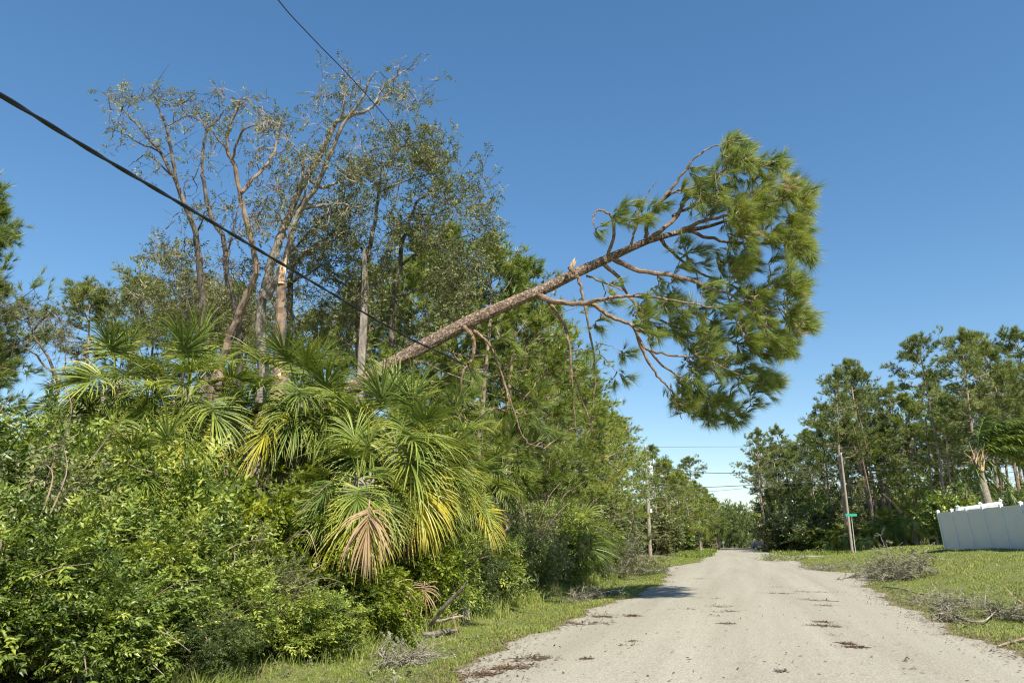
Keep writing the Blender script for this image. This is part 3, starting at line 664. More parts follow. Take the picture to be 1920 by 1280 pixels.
oak('dark_oak_tree', 'dark-barked oak close behind the great pale oak, arms spreading right', [
 ([(538, 690), (543, 600), (546, 520), (548, 450), (556, 400), (570, 375)], .6, .15, .05), ([(548, 500), (590, 460), (630, 440), (675, 431)], (.2, .6), .07, .015),
 ([(547, 470), (590, 425), (615, 400), (655, 388)], (.3, -.6), .06, .015), ([(545, 530), (575, 515), (600, 500), (640, 470)], (.1, 1.2), .05, .012), ([(546, 560), (520, 530), (495, 505), (470, 490)], (.1, -.8), .045, .012)],
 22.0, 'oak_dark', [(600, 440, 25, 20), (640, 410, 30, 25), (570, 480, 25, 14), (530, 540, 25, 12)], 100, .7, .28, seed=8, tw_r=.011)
oak('olive_oak_tree', 'large oak still holding thin grey-olive leaves, filling the sky above the leaning trunk', [
 ([(676, 690), (672, 600), (676, 540), (690, 480), (702, 420), (712, 350), (716, 295)], -.8, .18, .03), ([(735, 650), (737, 575), (750, 500), (756, 450), (780, 382), (802, 365), (822, 342)], 1.0, .14, .02),
 ([(690, 480), (660, 440), (640, 400), (650, 350)], (-.3, -1.2), .06, .015), ([(712, 360), (745, 345), (792, 330), (830, 320)], (-.4, .4), .05, .012), ([(750, 500), (790, 470), (830, 455), (880, 440), (910, 430)], (.4, -.6), .06, .012),
 ([(740, 560), (790, 540), (840, 520), (880, 510)], (.3, .9), .05, .012), ([(756, 450), (730, 420), (740, 380), (760, 300), (762, 250)], (.5, 1.2), .05, .012), ([(780, 400), (820, 400), (870, 370), (905, 350)], (.6, 1.4), .05, .012), ([(676, 560), (640, 530), (610, 520), (590, 500)], (-.2, .6), .05, .012)],
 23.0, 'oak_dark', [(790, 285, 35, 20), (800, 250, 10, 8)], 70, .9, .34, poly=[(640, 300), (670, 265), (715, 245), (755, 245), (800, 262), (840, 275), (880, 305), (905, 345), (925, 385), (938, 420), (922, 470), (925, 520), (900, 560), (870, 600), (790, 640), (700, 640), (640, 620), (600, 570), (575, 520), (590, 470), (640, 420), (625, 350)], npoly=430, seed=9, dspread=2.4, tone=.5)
oak('low_oak_tree', 'low grey-green scrubby oak between the bare trunks just above the palms on the left', [
 ([(345, 690), (340, 620), (330, 560), (315, 520)], .5, .08, .02), ([(380, 690), (400, 620), (420, 560), (440, 520)], .7, .08, .02), ([(335, 600), (300, 580), (260, 560), (238, 540)], (.2, .8), .04, .01), ([(400, 620), (450, 600), (500, 590)], (.3, 1.2), .04, .01)],
 24.5, 'oak_bark', [(310, 480, 18, 26), (330, 500, 18, 20), (370, 560, 35, 60), (440, 570, 35, 50), (330, 590, 40, 60), (480, 610, 35, 40), (580, 580, 40, 55), (560, 640, 45, 50), (640, 600, 40, 40)], 90, .8, .3, seed=10, dspread=2)
oak('bare_shrub_tree', 'low leafless reddish-twigged tree at the left edge below the dark pine', [
 ([(110, 720), (90, 670), (60, 620), (40, 585)], .4, .06, .015), ([(100, 700), (60, 660), (20, 640), (-15, 645)], (.1, .4), .035, .01), ([(60, 620), (90, 590), (110, 600), (140, 640)], (.2, -.4), .03, .008), ([(40, 600), (10, 580), (-20, 570)], (.2, -.5), .03, .008), ([(112, 715), (125, 670), (120, 620)], (0, .3), .03, .008)],
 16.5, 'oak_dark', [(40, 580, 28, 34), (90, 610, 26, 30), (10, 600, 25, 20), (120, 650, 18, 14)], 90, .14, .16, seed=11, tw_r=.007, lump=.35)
# snapped trunk in front of the great oak
rng = np.random.default_rng(21); snag = thing('snapped_trunk', (0, 0, 0), 'tall snapped trunk stripped to orange heartwood standing right of the great pale oak', 'tree')
P = limb_path([(523, 720), (522, 680), (525, 600), (527, 550), (530, 512)], 19.2, 19.4, 5, .012, rng); P = np.concatenate([[[P[0][0], P[0][1], H(P[0][0], P[0][1])]], P])
mb = MB(); tube(mb, P, [.17, .155, .14, .12, .10], 10, rough=.1, rng=rng); mb.build('trunk', M['oak_red'], snag)
mb = MB()
for i in range(9):
    a = i*.7; c = P[-1]+np.array([math.cos(a), math.sin(a), 0])*.06; tube(mb, [c-UP*.3, c+UP*rng.uniform(.05, .2), c+UP*rng.uniform(.2, .5)+rng.normal(size=3)*.03], [.04, .03, .004], 4)
    mb.build('splinter', M['raw_wood'], snag); mb = MB()
tube(mb, [P[2]+[.1, -.1, 0], P[3]+[.1, -.11, 0], P[4]+[.09, -.1, 0]], [.05, .07, .03], 5); mb.build('splinter', M['raw_wood'], snag)
for (x, y0, y1, lab) in [(683, 470, 560, 'short pale snapped trunk poking out between the leaves of the olive oak'), (428, 640, 700, 'leaning red trunk crossing low behind the palms')]:
    if x == 683: P = limb_path([(684, 560), (684, 520), (683, 466)], 21, 21, 4); P = np.concatenate([[[P[0][0], P[0][1], H(P[0][0], P[0][1])]], P])
    else: P = limb_path([(400, 720), (428, 650), (462, 560), (480, 520)], 20, 20.5, 4); P = np.concatenate([[[P[0][0], P[0][1], H(P[0][0], P[0][1])]], P])
    mb = MB(); tube(mb, P, [.12, .09, .05], 7, rough=.08, rng=rng); tag(mb.build('snapped_trunk', M['oak_bark' if x == 683 else 'oak_red']), lab, 'tree')

# ------------------------------------------------------------------ pines: left row and right woods
POS = []
def proto(kind, seeds, **kw):
    out = []
    for s in seeds:
        tr_, cr = pine_meshes(s, **kw); out.append((tr_, cr, kw.get('height', 20.)))
    return out
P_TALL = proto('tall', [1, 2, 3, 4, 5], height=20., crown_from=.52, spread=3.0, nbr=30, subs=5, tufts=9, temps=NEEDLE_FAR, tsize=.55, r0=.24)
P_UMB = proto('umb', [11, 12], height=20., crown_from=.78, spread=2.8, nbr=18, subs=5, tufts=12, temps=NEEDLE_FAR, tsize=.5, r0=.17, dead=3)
P_BUSHY = proto('bushy', [21, 22, 23, 24], height=13., crown_from=.2, spread=2.7, nbr=40, subs=6, tufts=9, temps=NEEDLE_MID, tsize=.42, r0=.15, dead=2, tone=.6, mat=M['needle'])
P_NEAR = proto('near', [31], height=13., crown_from=.25, spread=2.3, nbr=78, subs=7, tufts=13, temps=[tuft_tri(300+s, 34, .03, .7, .8, .4) for s in range(4)], tsize=.42, r0=.16, tone=.42, mat=M['needle'])
def pine_at(px, py, zc, protos, k, label, group, sxy=1.0, lean=0.0, name='pine_tree'):
    """a pine whose top is seen at this point of the photo, zc metres away"""
    P = at(px, py, zc); g = H(P[0], P[1]); h = P[2]-g; tr_, cr, h0 = protos[k % len(protos)]; s = h/h0*1.0
    rz = (k*2.399) % 6.283
    root = thing(name, (P[0], P[1], float(g)), label, 'tree', group, rz, (s**.5*sxy, s**.5*sxy, s)); root.rotation_euler = (lean*.6, lean, rz)
    link('trunk', tr_, root); link('crown', cr, root); return root
LG = 'pines in the row along the left side of the road'
left = [(905, 455, 29), (948, 505, 31), (985, 560, 34), (1018, 590, 37), (1045, 655, 40), (1075, 690, 42), (1088, 700, 47), (1105, 735, 51), (1122, 765, 56), (1138, 785, 63), (1222, 843, 84), (1160, 800, 69), (1250, 868, 98), (1272, 895, 108), (1302, 905, 120), (1322, 918, 135), (1338, 938, 150)]
names = ['first and nearest', 'second', 'third', 'fourth', 'fifth', 'sixth', 'seventh', 'eighth', 'ninth', 'tenth', 'eleventh', 'twelfth', 'thirteenth', 'fourteenth', 'fifteenth', 'sixteenth', 'farthest']
for i, (x, y, z) in enumerate(left):
    pine_at(x, y, z, P_BUSHY, i, f'bushy bright green pine, {names[i]} of the left roadside row', LG)
pine_at(1293, 862, 112, P_UMB, 0, 'lone pine standing out with its rounded top above the left roadside row', LG)
for i, (x, y, z, w) in enumerate([(1245, 872, 86, 'just right of the transformer pole'), (1268, 888, 92, 'left of the lone rounded pine'), (1286, 898, 102, 'under the lone rounded pine'), (1310, 912, 116, 'right of the lone rounded pine'), (1328, 930, 132, 'last but one before the road gap')]):
    pine_at(x, y, z, P_BUSHY, i+2, f'low green pine {w} on the far left verge', LG, 1.15)
back = [(640, 560, 38), (700, 520, 36), (760, 500, 40), (820, 470, 35), (870, 440, 33), (590, 600, 42), (310, 555, 36), (365, 530, 34), (415, 545, 38), (470, 590, 40), (850, 560, 46), (930, 600, 50), (1000, 680, 58)]
for i, (x, y, z) in enumerate(back):
    pine_at(x, y, z, P_BUSHY, i+1, f'green pine behind the oaks, {["first","second","third","fourth","fifth","sixth","seventh","eighth","ninth","tenth","eleventh","twelfth","thirteenth"][sorted(range(13), key=lambda q: back[q][0]).index(i)]} from the left', 'pines behind the oaks')
pine_at(195, 555, 33, P_UMB, 1, 'small pine with flat clumps standing alone against the sky left of the bare oaks', 'pines behind the oaks', 1.0)
pine_at(255, 530, 34, P_UMB, 0, 'small round-topped pine beside the lowest branch of the leftmost bare oak', 'pines behind the oaks', 1.0)
P_ = at(-22, 365, 17.5)
pine_at(-40, 345, 17.5, P_NEAR, 0, 'dark pine cut by the left edge of the photo', None, .72)
RG = 'pines of the woods across the side street'
right = [(1551, 701, 92, P_TALL, 0, 'tall open pine at the left end of the right-hand woods, ragged layered crown', .03), (1600, 675, 96, P_TALL, 1, 'tallest pine of the left clump on the right, round airy crown above crossing pale trunks', .05),
 (1628, 700, 98, P_TALL, 2, 'pine touching the right side of the round airy crowned one', -.03), (1668, 727, 95, P_TALL, 3, 'broad pine crown just right of the gap beside the round airy one', 0), (1692, 745, 90, P_BUSHY, 0, 'bushy lower pine in front of the broad crowned pine', 0),
 (1727, 640, 80, P_UMB, 0, 'spindly pine with bare upswept limbs and a small umbrella top', 0), (1735, 722, 92, P_TALL, 4, 'full dark pine below the spindly umbrella topped one', 0), (1756, 757, 78, P_BUSHY, 1, 'bright bushy pine left of the tall pair near the palm', 0),
 (1792, 628, 74, P_TALL, 0, 'tall dark-trunked pine standing left of the broken palm, first of the high trio', .01), (1828, 630, 77, P_TALL, 1, 'tall pine directly above the broken palm, middle of the high trio', 0), (1868, 656, 76, P_TALL, 2, 'wide yellow-green pine above the palm fronds, right of the high trio', 0),
 (1909, 632, 78, P_UMB, 1, 'tall pine cut by the right edge of the photo', 0), (1940, 690, 74, P_TALL, 3, 'low pine crown behind the palm at the right edge', 0), (1840, 730, 84, P_TALL, 4, 'mid-height pine behind the broken palm', 0),
 (1439, 842, 128, P_TALL, 2, 'leftmost thin pine of the far right-hand clump beside the road gap', 0), (1455, 838, 126, P_UMB, 0, 'second thin pine of the far clump beside the road gap', 0), (1486, 838, 120, P_BUSHY, 2, 'dense pine right of the far thin pair', 0), (1512, 812, 110, P_TALL, 1, 'pine with a flat left-reaching crown above the right-hand power pole', 0),
 (1537, 790, 102, P_BUSHY, 3, 'dark bushy pine right behind the plain power pole', 0), (1425, 870, 135, P_TALL, 3, 'shortest pine at the road gap on the right', 0), (1580, 800, 100, P_TALL, 0, 'lower pine filling below the tallest of the left clump', 0),
 (1615, 790, 94, P_TALL, 2, 'slanting pale-trunked pine right of the plain power pole', .09), (1650, 800, 93, P_TALL, 3, 'pine with lit trunk halfway between power pole and fence', 0), (1708, 800, 88, P_TALL, 1, 'lower pine left of the fence end', -.03), (1780, 790, 86, P_TALL, 2, 'lower pine behind the fence corner', 0), (1895, 740, 86, P_TALL, 0, 'pine behind the palm crown', 0)]
for q in range(18):
    right.append((1415+q*31+rng.normal()*6, 770+40*(q < 4)+rng.normal()*22-(40 if q > 9 else 0), 116+(q % 4)*5, P_TALL, q, f'background pine seen between the nearer right-hand trunks, {["first","second","third","fourth","fifth","sixth","seventh","eighth","ninth","tenth","eleventh","twelfth","thirteenth","fourteenth","fifteenth","sixteenth","seventeenth","last"][q]} from the left', rng.normal()*.02))
for x, y, z, pr, k, lab, ln in right: pine_at(x, y, z, pr, k, lab, RG, 1.0, ln)
# bare slanting trunks in the right woods
rng = np.random.default_rng(31)
for i, (a, b, z, lab) in enumerate([((1632, 935), (1600, 800), 88, 'pale leaning bare trunk right of the power pole, the left of two'), ((1640, 930), (1606, 760), 90, 'pale leaning bare trunk right of the power pole, the right of two'), ((1745, 930), (1735, 780), 80, 'straight bare trunk left of the fence corner'), ((1690, 960), (1655, 925), 80, 'short pale slanting broken limb above the street sign')]):
    P = limb_path([a, ((a[0]+b[0])/2+2, (a[1]+b[1])/2), b], z, z, 4); P = np.concatenate([[[P[0][0], P[0][1], H(P[0][0], P[0][1])]], P]) if i < 3 else P
    mb = MB(); tube(mb, P, [.16, .08], 6); tag(mb.build('dead_tree', M['oak_red'], None), lab, 'tree')
# ------------------------------------------------------------------ shrubs
ORD = ['first', 'second', 'third', 'fourth', 'fifth', 'sixth', 'seventh', 'eighth', 'ninth', 'tenth', 'eleventh', 'twelfth', 'thirteenth', 'fourteenth', 'fifteenth', 'sixteenth', 'seventeenth', 'eighteenth', 'nineteenth', 'twentieth', 'twenty-first', 'twenty-second', 'twenty-third', 'twenty-fourth', 'twenty-fifth', 'twenty-sixth', 'twenty-seventh', 'twenty-eighth', 'twenty-ninth', 'thirtieth', 'thirty-first', 'thirty-second', 'thirty-third', 'thirty-fourth', 'thirty-fifth']

KIND = {
 'long': [shrub_mesh(1, SPRAY_LONG, M['leaf'], 2800, .3, .6), shrub_mesh(2, SPRAY_LONG, M['leaf'], 2800, .31, .5), shrub_mesh(12, SPRAY_LONG, M['leaf'], 2800, .28, .55)],
 'wax': [shrub_mesh(3, SPRAY_SMALL, M['leaf_dark'], 5000, .17, .5), shrub_mesh(4, SPRAY_SMALL, M['leaf_dark'], 5000, .17, .62)],
 'vine': [shrub_mesh(5, SPRAY_ROUND, M['vine'], 3600, .25, .36, hang=.5), shrub_mesh(6, SPRAY_ROUND, M['vine'], 3600, .23, .26, hang=.5)],
 'dry': [shrub_mesh(15, SPRAY_SMALL, M['olive'], 2600, .16, .42, shoots=70), shrub_mesh(16, SPRAY_OAK, M['olive'], 2400, .18, .5, shoots=70)],
 'far': [shrub_mesh(7, SPRAY_FAR, M['leaf'], 1500, .26, .42), shrub_mesh(8, SPRAY_FAR, M['olive'], 1500, .26, .45), shrub_mesh(9, SPRAY_FAR, M['leaf_dark'], 1500, .26, .5)],
}
LOOK = {'long': 'bright long-leaved shrub', 'wax': 'dark waxy-leaved shrub', 'vine': 'shrub draped in yellow-green round-leaved vines', 'far': 'leafy shrub', 'dry': 'thin grey-olive twiggy shrub'}
def shrub(x, y, r, h, kind, k, label, group, rz=None):
    fo, st = KIND[kind][k % len(KIND[kind])]
    rz = (x*1.7+y*2.3) % 6.28 if rz is None else rz
    root = thing('shrub', gpos(x, y, -.05), label, 'shrub', group, rz, (r, r, h/2.2))
    link('foliage', fo, root); link('stems', st, root); return root
front = [  # x, y, radius, height, kind: the front of the thicket from the camera outwards
 (-8.3, 4.6, 1.3, 2.9, 'long'), (-7.5, 6.4, 1.15, 2.3, 'long'), (-8.6, 7.3, 1.3, 3.1, 'dry'), (-7.1, 8.0, 1.05, 2.05, 'long'), (-8.1, 9.0, 1.35, 3.2, 'long'), (-6.75, 9.6, 1.0, 1.8, 'dry'), (-7.6, 10.6, 1.25, 2.9, 'vine'),
 (-6.45, 11.1, .95, 1.7, 'vine'), (-7.4, 12.1, 1.3, 2.7, 'vine'), (-6.35, 12.6, .85, 1.45, 'vine'), (-7.0, 13.8, 1.2, 2.3, 'vine'), (-5.9, 9.7, .7, 1.0, 'long'), (-6.5, 8.4, .85, 1.35, 'long'), (-6.9, 7.2, .9, 1.5, 'long'), (-8.0, 13.2, 1.3, 3.0, 'vine'), (-6.15, 13.3, .95, 2.2, 'vine'), (-5.95, 14.6, .9, 2.3, 'long'), (-5.85, 11.5, .75, 1.4, 'vine'), (-6.0, 16.0, .9, 2.0, 'wax'), (-6.4, 6.5, .85, 1.5, 'long'), (-6.1, 7.6, .75, 1.15, 'wax'), (-7.2, 5.4, .95, 1.7, 'long'), (-6.3, 15.2, .9, 1.9, 'long'), (-6.9, 16.4, 1.2, 2.4, 'dry'), (-6.2, 17.6, 1.05, 2.2, 'long'), (-6.7, 19.2, 1.4, 2.9, 'wax'),
 (-6.1, 21.0, 1.3, 2.6, 'wax'), (-6.5, 23.0, 1.5, 3.2, 'dry'), (-6.2, 25.2, 1.4, 2.8, 'long'), (-6.6, 27.6, 1.6, 3.3, 'wax'), (-6.3, 30.2, 1.5, 2.6, 'wax'), (-6.8, 33.0, 1.6, 3.2, 'wax')]
front.sort(key=lambda q: q[1])
for i, (x, y, r, h, kd) in enumerate(front):
    shrub(x, y, r, h, kd, i, f'{LOOK[kd]}, {ORD[i]} from the camera along the thicket front', 'shrubs at the front of the left thicket')
rear = [(-10.2, 6.8, 1.6, 3.5, 'long'), (-10.4, 9.3, 1.6, 3.7, 'long'), (-9.7, 11.0, 1.5, 3.3, 'dry'), (-8.5, 11.6, 1.2, 3.0, 'dry'), (-11.6, 11.6, 1.8, 3.9, 'long'), (-9.2, 13.0, 1.4, 3.0, 'vine'), (-8.3, 14.7, 1.3, 2.3, 'wax'), (-10.2, 14.8, 1.7, 3.5, 'wax'), (-8.6, 17.2, 1.5, 2.8, 'wax'), (-10.6, 17.8, 1.8, 3.6, 'vine'),
 (-8.4, 20.0, 1.7, 3.3, 'wax'), (-10.8, 21.4, 2.0, 3.9, 'wax'), (-8.5, 23.6, 1.8, 3.7, 'long'), (-9, 27, 2.0, 4.0, 'wax'), (-11.6, 26, 2.2, 4.6, 'wax'), (-9, 31, 2.1, 4.2, 'wax'), (-12.8, 8.2, 1.9, 4.0, 'long'), (-14.2, 13.5, 2.2, 4.4, 'wax'), (-14.5, 19, 2.3, 4.6, 'wax')]
rear.sort(key=lambda q: q[1])
for i, (x, y, r, h, kd) in enumerate(rear):
    shrub(x, y, r, h, kd, i+1, f'tall {LOOK[kd]}, {ORD[i]} from the camera in the thicket rear', 'shrubs deeper in the left thicket')
rng = np.random.default_rng(51)
ys_ = [36, 39, 42.5, 46, 50, 54, 58.5, 63, 68, 74, 80, 87, 95, 104, 114, 125, 138, 150]
for i, y in enumerate(ys_):
    x = -6.9-.9*sstep((y-38)/10)+rng.normal()*.25-.3
    if 44 < y < 76: x = -10.9-.4*rng.random()
    shrub(x, y, 1.7+.012*y, rng.uniform(2.6, 3.8)+.012*y, 'far', i, f'roadside {["green", "grey-olive", "dark waxy"][i%3]} shrub, {ORD[i]} beyond the thicket along the left verge', 'shrubs along the left verge far down the road')
    shrub(x-3.0+rng.normal()*.4, y+rng.uniform(0, 2), 2.3+.012*y, rng.uniform(4.2, 5.6)+.01*y, 'far', i+1, f'taller {["green", "grey-olive", "dark waxy"][(i+1)%3]} shrub behind the {ORD[i]} on the left verge', 'tall shrubs behind the far left verge')
# understorey of the right woods
k = 0
for row, (zc, lo, hi, base) in enumerate([(90, 1447, 1790, 968), (97, 1440, 1920, 932), (110, 1430, 1930, 905), (124, 1435, 1930, 885)]):
    n_ = [17, 15, 13, 14][row]
    for i in range(n_):
        px = lo+(hi-lo)*(i+.5)/n_+rng.normal()*4; py = base+rng.normal()*14; zz = zc+(22 if px < 1500 else 0)*(.8 if row else .5)+rng.normal()*1.5
        P = at(px, py, zz); h = P[2]-float(H(P[0], P[1])); k += 1
        shrub(P[0], P[1], 2.6+rng.random()*.9+.4*row, h, 'far', k, f'{["mid-green", "grey-olive", "dark waxy"][k%3]} shrub, {ORD[i]} from left, {["front", "middle", "rear", "hindmost"][row]} rank below right pines', 'understorey shrubs of the right woods')
for i, px in enumerate([1775, 1815, 1870, 1925, 1960]):
    P = at(px, 905, 56+i); shrub(P[0], P[1], 2.2, P[2]-float(H(P[0], P[1])), 'far', i, f'leafy shrub just behind the white fence, {ORD[i]} from its left end', 'shrubs behind the white fence')

# ------------------------------------------------------------------ sabal palms
ELS = [1.3, 1.12, .95, .75, .55, .35, .12, -.12, -.38, -.65]
FR = {}
for i, e in enumerate(ELS):
    for v in range(2): FR[(i, v)] = palm_frond(e, 100+i*2+v)
FRY = [palm_frond(-.35, 200, mat=M['palm_yellow']), palm_frond(-.1, 201, mat=M['palm_yellow'])]
FRS = [palm_frond(-.8, 220, L=.95, pet=.15, mat=M['palm_dead'], nseg=26), palm_frond(-.5, 221, L=.9, pet=.15, mat=M['palm_dead'], nseg=22)]
FRK = palm_frond(-1.1, 224, L=1.0, pet=.15, mat=M['palm_dead'], nseg=40, dead=True)
FRD = [palm_frond(-1.15, 210, L=.9, mat=M['palm_dead'], dead=True), palm_frond(-.9, 211, L=.85, mat=M['palm_dead'], dead=True)]
TRK = MB(); rng = np.random.default_rng(61)
tube(TRK, [[0, 0, -.2], [0, 0, .5], [.01, 0, .95], [0, 0, 1.0]], [.17, .16, .19, .1], 12, rough=.04, rng=rng)
for i in range(46):
    a = i*2.4; z = .25+.75*i/46; c = np.array([math.cos(a), math.sin(a), 0]); tube(TRK, [c*.13+[0, 0, z-.08], c*.2+[0, 0, z], c*.27+[0, 0, z+.07]], [.045, .035, .015], 5)
TRKM = TRK.mesh('trunk', M['palm_bark'])
def sabal(px, py, zc, size, label, n=26, seed=0, yellow=(), dead=0, group='sabal palms in the left thicket', loc=None, elmax=9):
    """a fan palm whose crown heart is seen at this point of the photo"""
    P = at(px, py, zc) if loc is None else np.array(loc); g = float(H(P[0], P[1])); rng = np.random.default_rng(seed+500)
    root = thing('sabal_palm', (P[0], P[1], g), label, 'palm', group)
    t = link('trunk', TRKM, root); t.scale = (1, 1, max(P[2]-g, .3))
    n = int(n*1.3)
    for i in range(n):
        u = i/(n-1); e = min(elmax, int((u**.62)*10)); az = i*2.39996+rng.normal()*.15
        f = link('frond', FR[(e, i % 2)], root); s = size*.86*rng.uniform(.7, 1.12); f.location = (0, 0, P[2]-g); f.rotation_euler = (rng.normal()*.16, rng.normal()*.16, az); f.scale = (s, s, s)
    for az, e_ in yellow:
        f = link('frond', FRY[e_], root); f.location = (0, 0, P[2]-g-.1); f.rotation_euler = (0, 0, az); f.scale = (size,)*3; f['label'] = 'yellowing hanging frond'
    for i in range(dead):
        f = link('frond', FRD[i % 2], root); f.location = (0, 0, P[2]-g-.25); f.rotation_euler = (0, 0, -1.0+.5*i+rng.normal()*.2); f.scale = (size*.95,)*3; f['label'] = 'dry brown hanging frond'
    return root
toward = -1.15   # bearing from the palms back to the camera
sabal(742, 838, 14.2, 1.12, 'largest fan palm, full crown in the middle of the thicket just below the leaning trunk', 34, 1, [(toward+.75, 0), (toward+.35, 0), (toward+.55, 1)], 3)
sabal(672, 900, 12.6, .85, 'lower fan palm with yellow hanging fronds and a dry brown skirt', 16, 2, [(toward-.25, 0), (toward+.15, 1), (toward+.5, 0)], 5)
sabal(560, 745, 15.5, 1.12, 'fan palm left of the largest one, standing at the foot of the snapped trunk', 28, 3, [(toward-.6, 1)])
sabal(630, 800, 16.0, 1.1, 'fan palm half hidden between the largest palm and its left neighbour', 24, 4)
sabal(352, 745, 14.5, 1.15, 'fan palm with long drooping shiny fronds under the leftmost bare oak', 30, 5, [(toward+.4, 0)], 2)
sabal(218, 722, 15.2, 1.05, 'fan palm with stiff upright fronds, left of the drooping one', 22, 6)

sabal(140, 750, 16.5, .75, 'small fan palm farthest left in the thicket', 14, 8, [], 1)
sabal(822, 840, 16.0, .92, 'fan palm right of the largest one in front of the hanging pine boughs', 26, 9, [(toward+.5, 1)])
sabal(870, 915, 16.0, .78, 'low fan palm right of the largest one, above the leaning grey stick', 22, 10, [(toward+.8, 1)])
sabal(790, 900, 14.8, .9, 'fan palm tucked under the right side of the largest crown', 20, 12)
sabal(940, 885, 21.0, .8, 'fan palm among the shrubs right of the palm cluster', 22, 11)
sabal(1055, 1010, 26.5, 1.25, 'bushy low palmetto rounding the right end of the thicket', 24, 13, elmax=6)
sabal(280, 900, 10.8, .75, 'small palmetto showing among the shrubs at the left', 12, 14, elmax=5)
for i, (x, y, z, s) in enumerate([(1585, 1000, 86, 1.5), (1655, 985, 84, 1.7), (1690, 965, 84, 1.8), (1712, 975, 82, 1.6), (1560, 1010, 88, 1.4), (1345, 985, 120, 1.6), (1310, 975, 95, 1.6), (1628, 1005, 83, 1.4)]):
    sabal(x, y, z, s, f'distant fan palm {["left of the plain power pole base", "right of the street sign", "between street sign and fence with a yellow frond", "closest to the fence corner", "second left of the plain power pole", "at the far end of the left verge", "behind the far left pole", "just right of the plain power pole base"][i]}', 12, 40+i, [(toward, 0)] if i == 2 else [], 0, 'distant fan palms')

# ------------------------------------------------------------------ poles, cables, signs
def pole(px_b, py_b, px_t, py_t, zc, label, r=.14):
    P = at(px_t, py_t, zc); b = np.array([P[0], P[1], float(H(P[0], P[1]))]); root = thing('utility_pole', tuple(b), label, 'utility pole'); h = P[2]-b[2]
    mb = MB(); tube(mb, [[0, 0, -.3], [0, 0, h*.5], [0, 0, h]], [r*1.15, r, r*.8], 14); mb.build('shaft', M['pole_wood'], root); return root, b, h, P
pl, plb, plh, plP = pole(1220, 1042, 1210, 838, 73.5, 'grey wooden power pole with a white transformer can on the left verge', .16)
mb = MB(); zt = plh-2.3
tube(mb, [[.42, -.1, zt-.55], [.42, -.1, zt-.5], [.42, -.1, zt+.35], [.42, -.1, zt+.42]], [.2, .24, .24, .18], 16); tf = mb.build('transformer', M['metal'], pl)
mb = MB(); tube(mb, [[.42, -.1, zt+.4], [.42, -.1, zt+.75]], [.06, .035], 8); tube(mb, [[.1, 0, zt], [.3, -.05, zt]], [.04, .04], 6); mb.build('bushing', M['white'], tf)
mb = MB(); tube(mb, [[0, 0, plh-.1], [0, 0, plh+.25]], [.05, .07], 8); mb.build('insulator', M['white'], pl)
mb = MB(); tube(mb, [[.1, 0, zt+.9], [.75, 0, zt+.95]], [.025, .025], 6); tube(mb, [[.72, 0, zt+.75], [.72, 0, zt+1.15]], [.05, .03], 8); mb.build('cutout_switch', M['white'], pl)
mb = MB(); tube(mb, [[.25, -.1, plh-6.35], [.25, -.1, plh-6.0]], [.13, .13], 10); tube(mb, [[.1, -.05, plh-6.2], [.25, -.1, plh-6.2]], [.03, .03], 5); mb.build('splice_box', M['white'], pl)
pr, prb, prh, prP = pole(1597, 1038, 1577, 852, 77.0, 'plain leaning-looking wooden power pole beside the side street on the right', .115)
mb = MB(); tube(mb, [[0, 0, prh-.1], [0, 0, prh+.2]], [.04, .06], 8); mb.build('insulator', M['white'], pr)
def cable(name, P, r, mat, label, cat, sag=0.0, m=10, n=6, twist=False):
    P = smooth_path(P, m); mb = MB()
    if twist:   # lashed bundle: two strands round each other
        L = np.concatenate([[0], np.cumsum(np.linalg.norm(np.diff(P, axis=0), axis=1))]); kk = int(L[-1]/.12); q = np.linspace(0, L[-1], kk); Q = np.stack([np.interp(q, L, P[:, j]) for j in range(3)], 1)
        for s in (0, math.pi): off = np.stack([0*q, 0*q, 0*q], 1); tube(mb, Q+np.stack([np.cos(q*5+s), 0*q, np.sin(q*5+s)], 1)*r*.42, [r*.72]*2, 6)
    else: tube(mb, P, [r, r], n)
    return tag(mb.build(name, M[mat], smooth=True), label, cat)
c0 = at(-420, -60, 5.0)
lowP = np.array([plP[0]+.2, plP[1], plb[2]+plh-5.1])
cable('service_cable', [at(-160, 92, 5.9), at(0, 178, 6.55), at(200, 300, 8.2), at(400, 418, 10.4), at(600, 537, 13.4), at(760, 630, 16.3), at(900, 700, 20.5), at(1060, 800, 31), lowP], .023, 'cable', 'thick black twisted cable sloping across the whole sky in front of the oaks', 'cable', twist=True)
cable('power_line', [at(440, -130, 9.5), at(520, -2, 11.2), at(590, 76, 13.3), at(680, 170, 15.8), at(800, 310, 20.5), at(940, 463, 28), at(1060, 620, 39), plP], .0105, 'wire', 'thin wire running steeply from the top edge down to the transformer pole', 'cable')
# wires crossing the road along the side street
def far_wire(a_, pts, r, label):
    cable('power_line', [np.array(a_)]+[at(*p) for p in pts], r, 'wire', label, 'cable', m=8, n=4)
far_wire(plP, [(1400, 837, 75), (1577, 838, 77), (1750, 834, 79), (1960, 828, 82)], .014, 'top thin wire crossing the road gap level with the pole tops')
far_wire([plP[0]+.7, plP[1], plb[2]+plh-2.0], [(1330, 886, 74.5), (1450, 884.5, 75.5), (1585, 881, 77), (1750, 876, 79), (1960, 866, 82)], .03, 'middle darker wire crossing the road gap')
far_wire([plP[0]+.2, plP[1], plb[2]+plh-4.0], [(1330, 912.5, 74.5), (1420, 908.5, 75.2), (1585, 901, 77), (1750, 896, 79), (1960, 880, 82)], .03, 'lower darker wire crossing the road gap')
far_wire([plP[0]+.2, plP[1], plb[2]+plh-4.6], [(1335, 920.5, 74.5), (1420, 914, 75.2), (1588, 910, 77), (1750, 902, 79), (1960, 890, 82)], .015, 'lowest thin wire crossing the road gap')
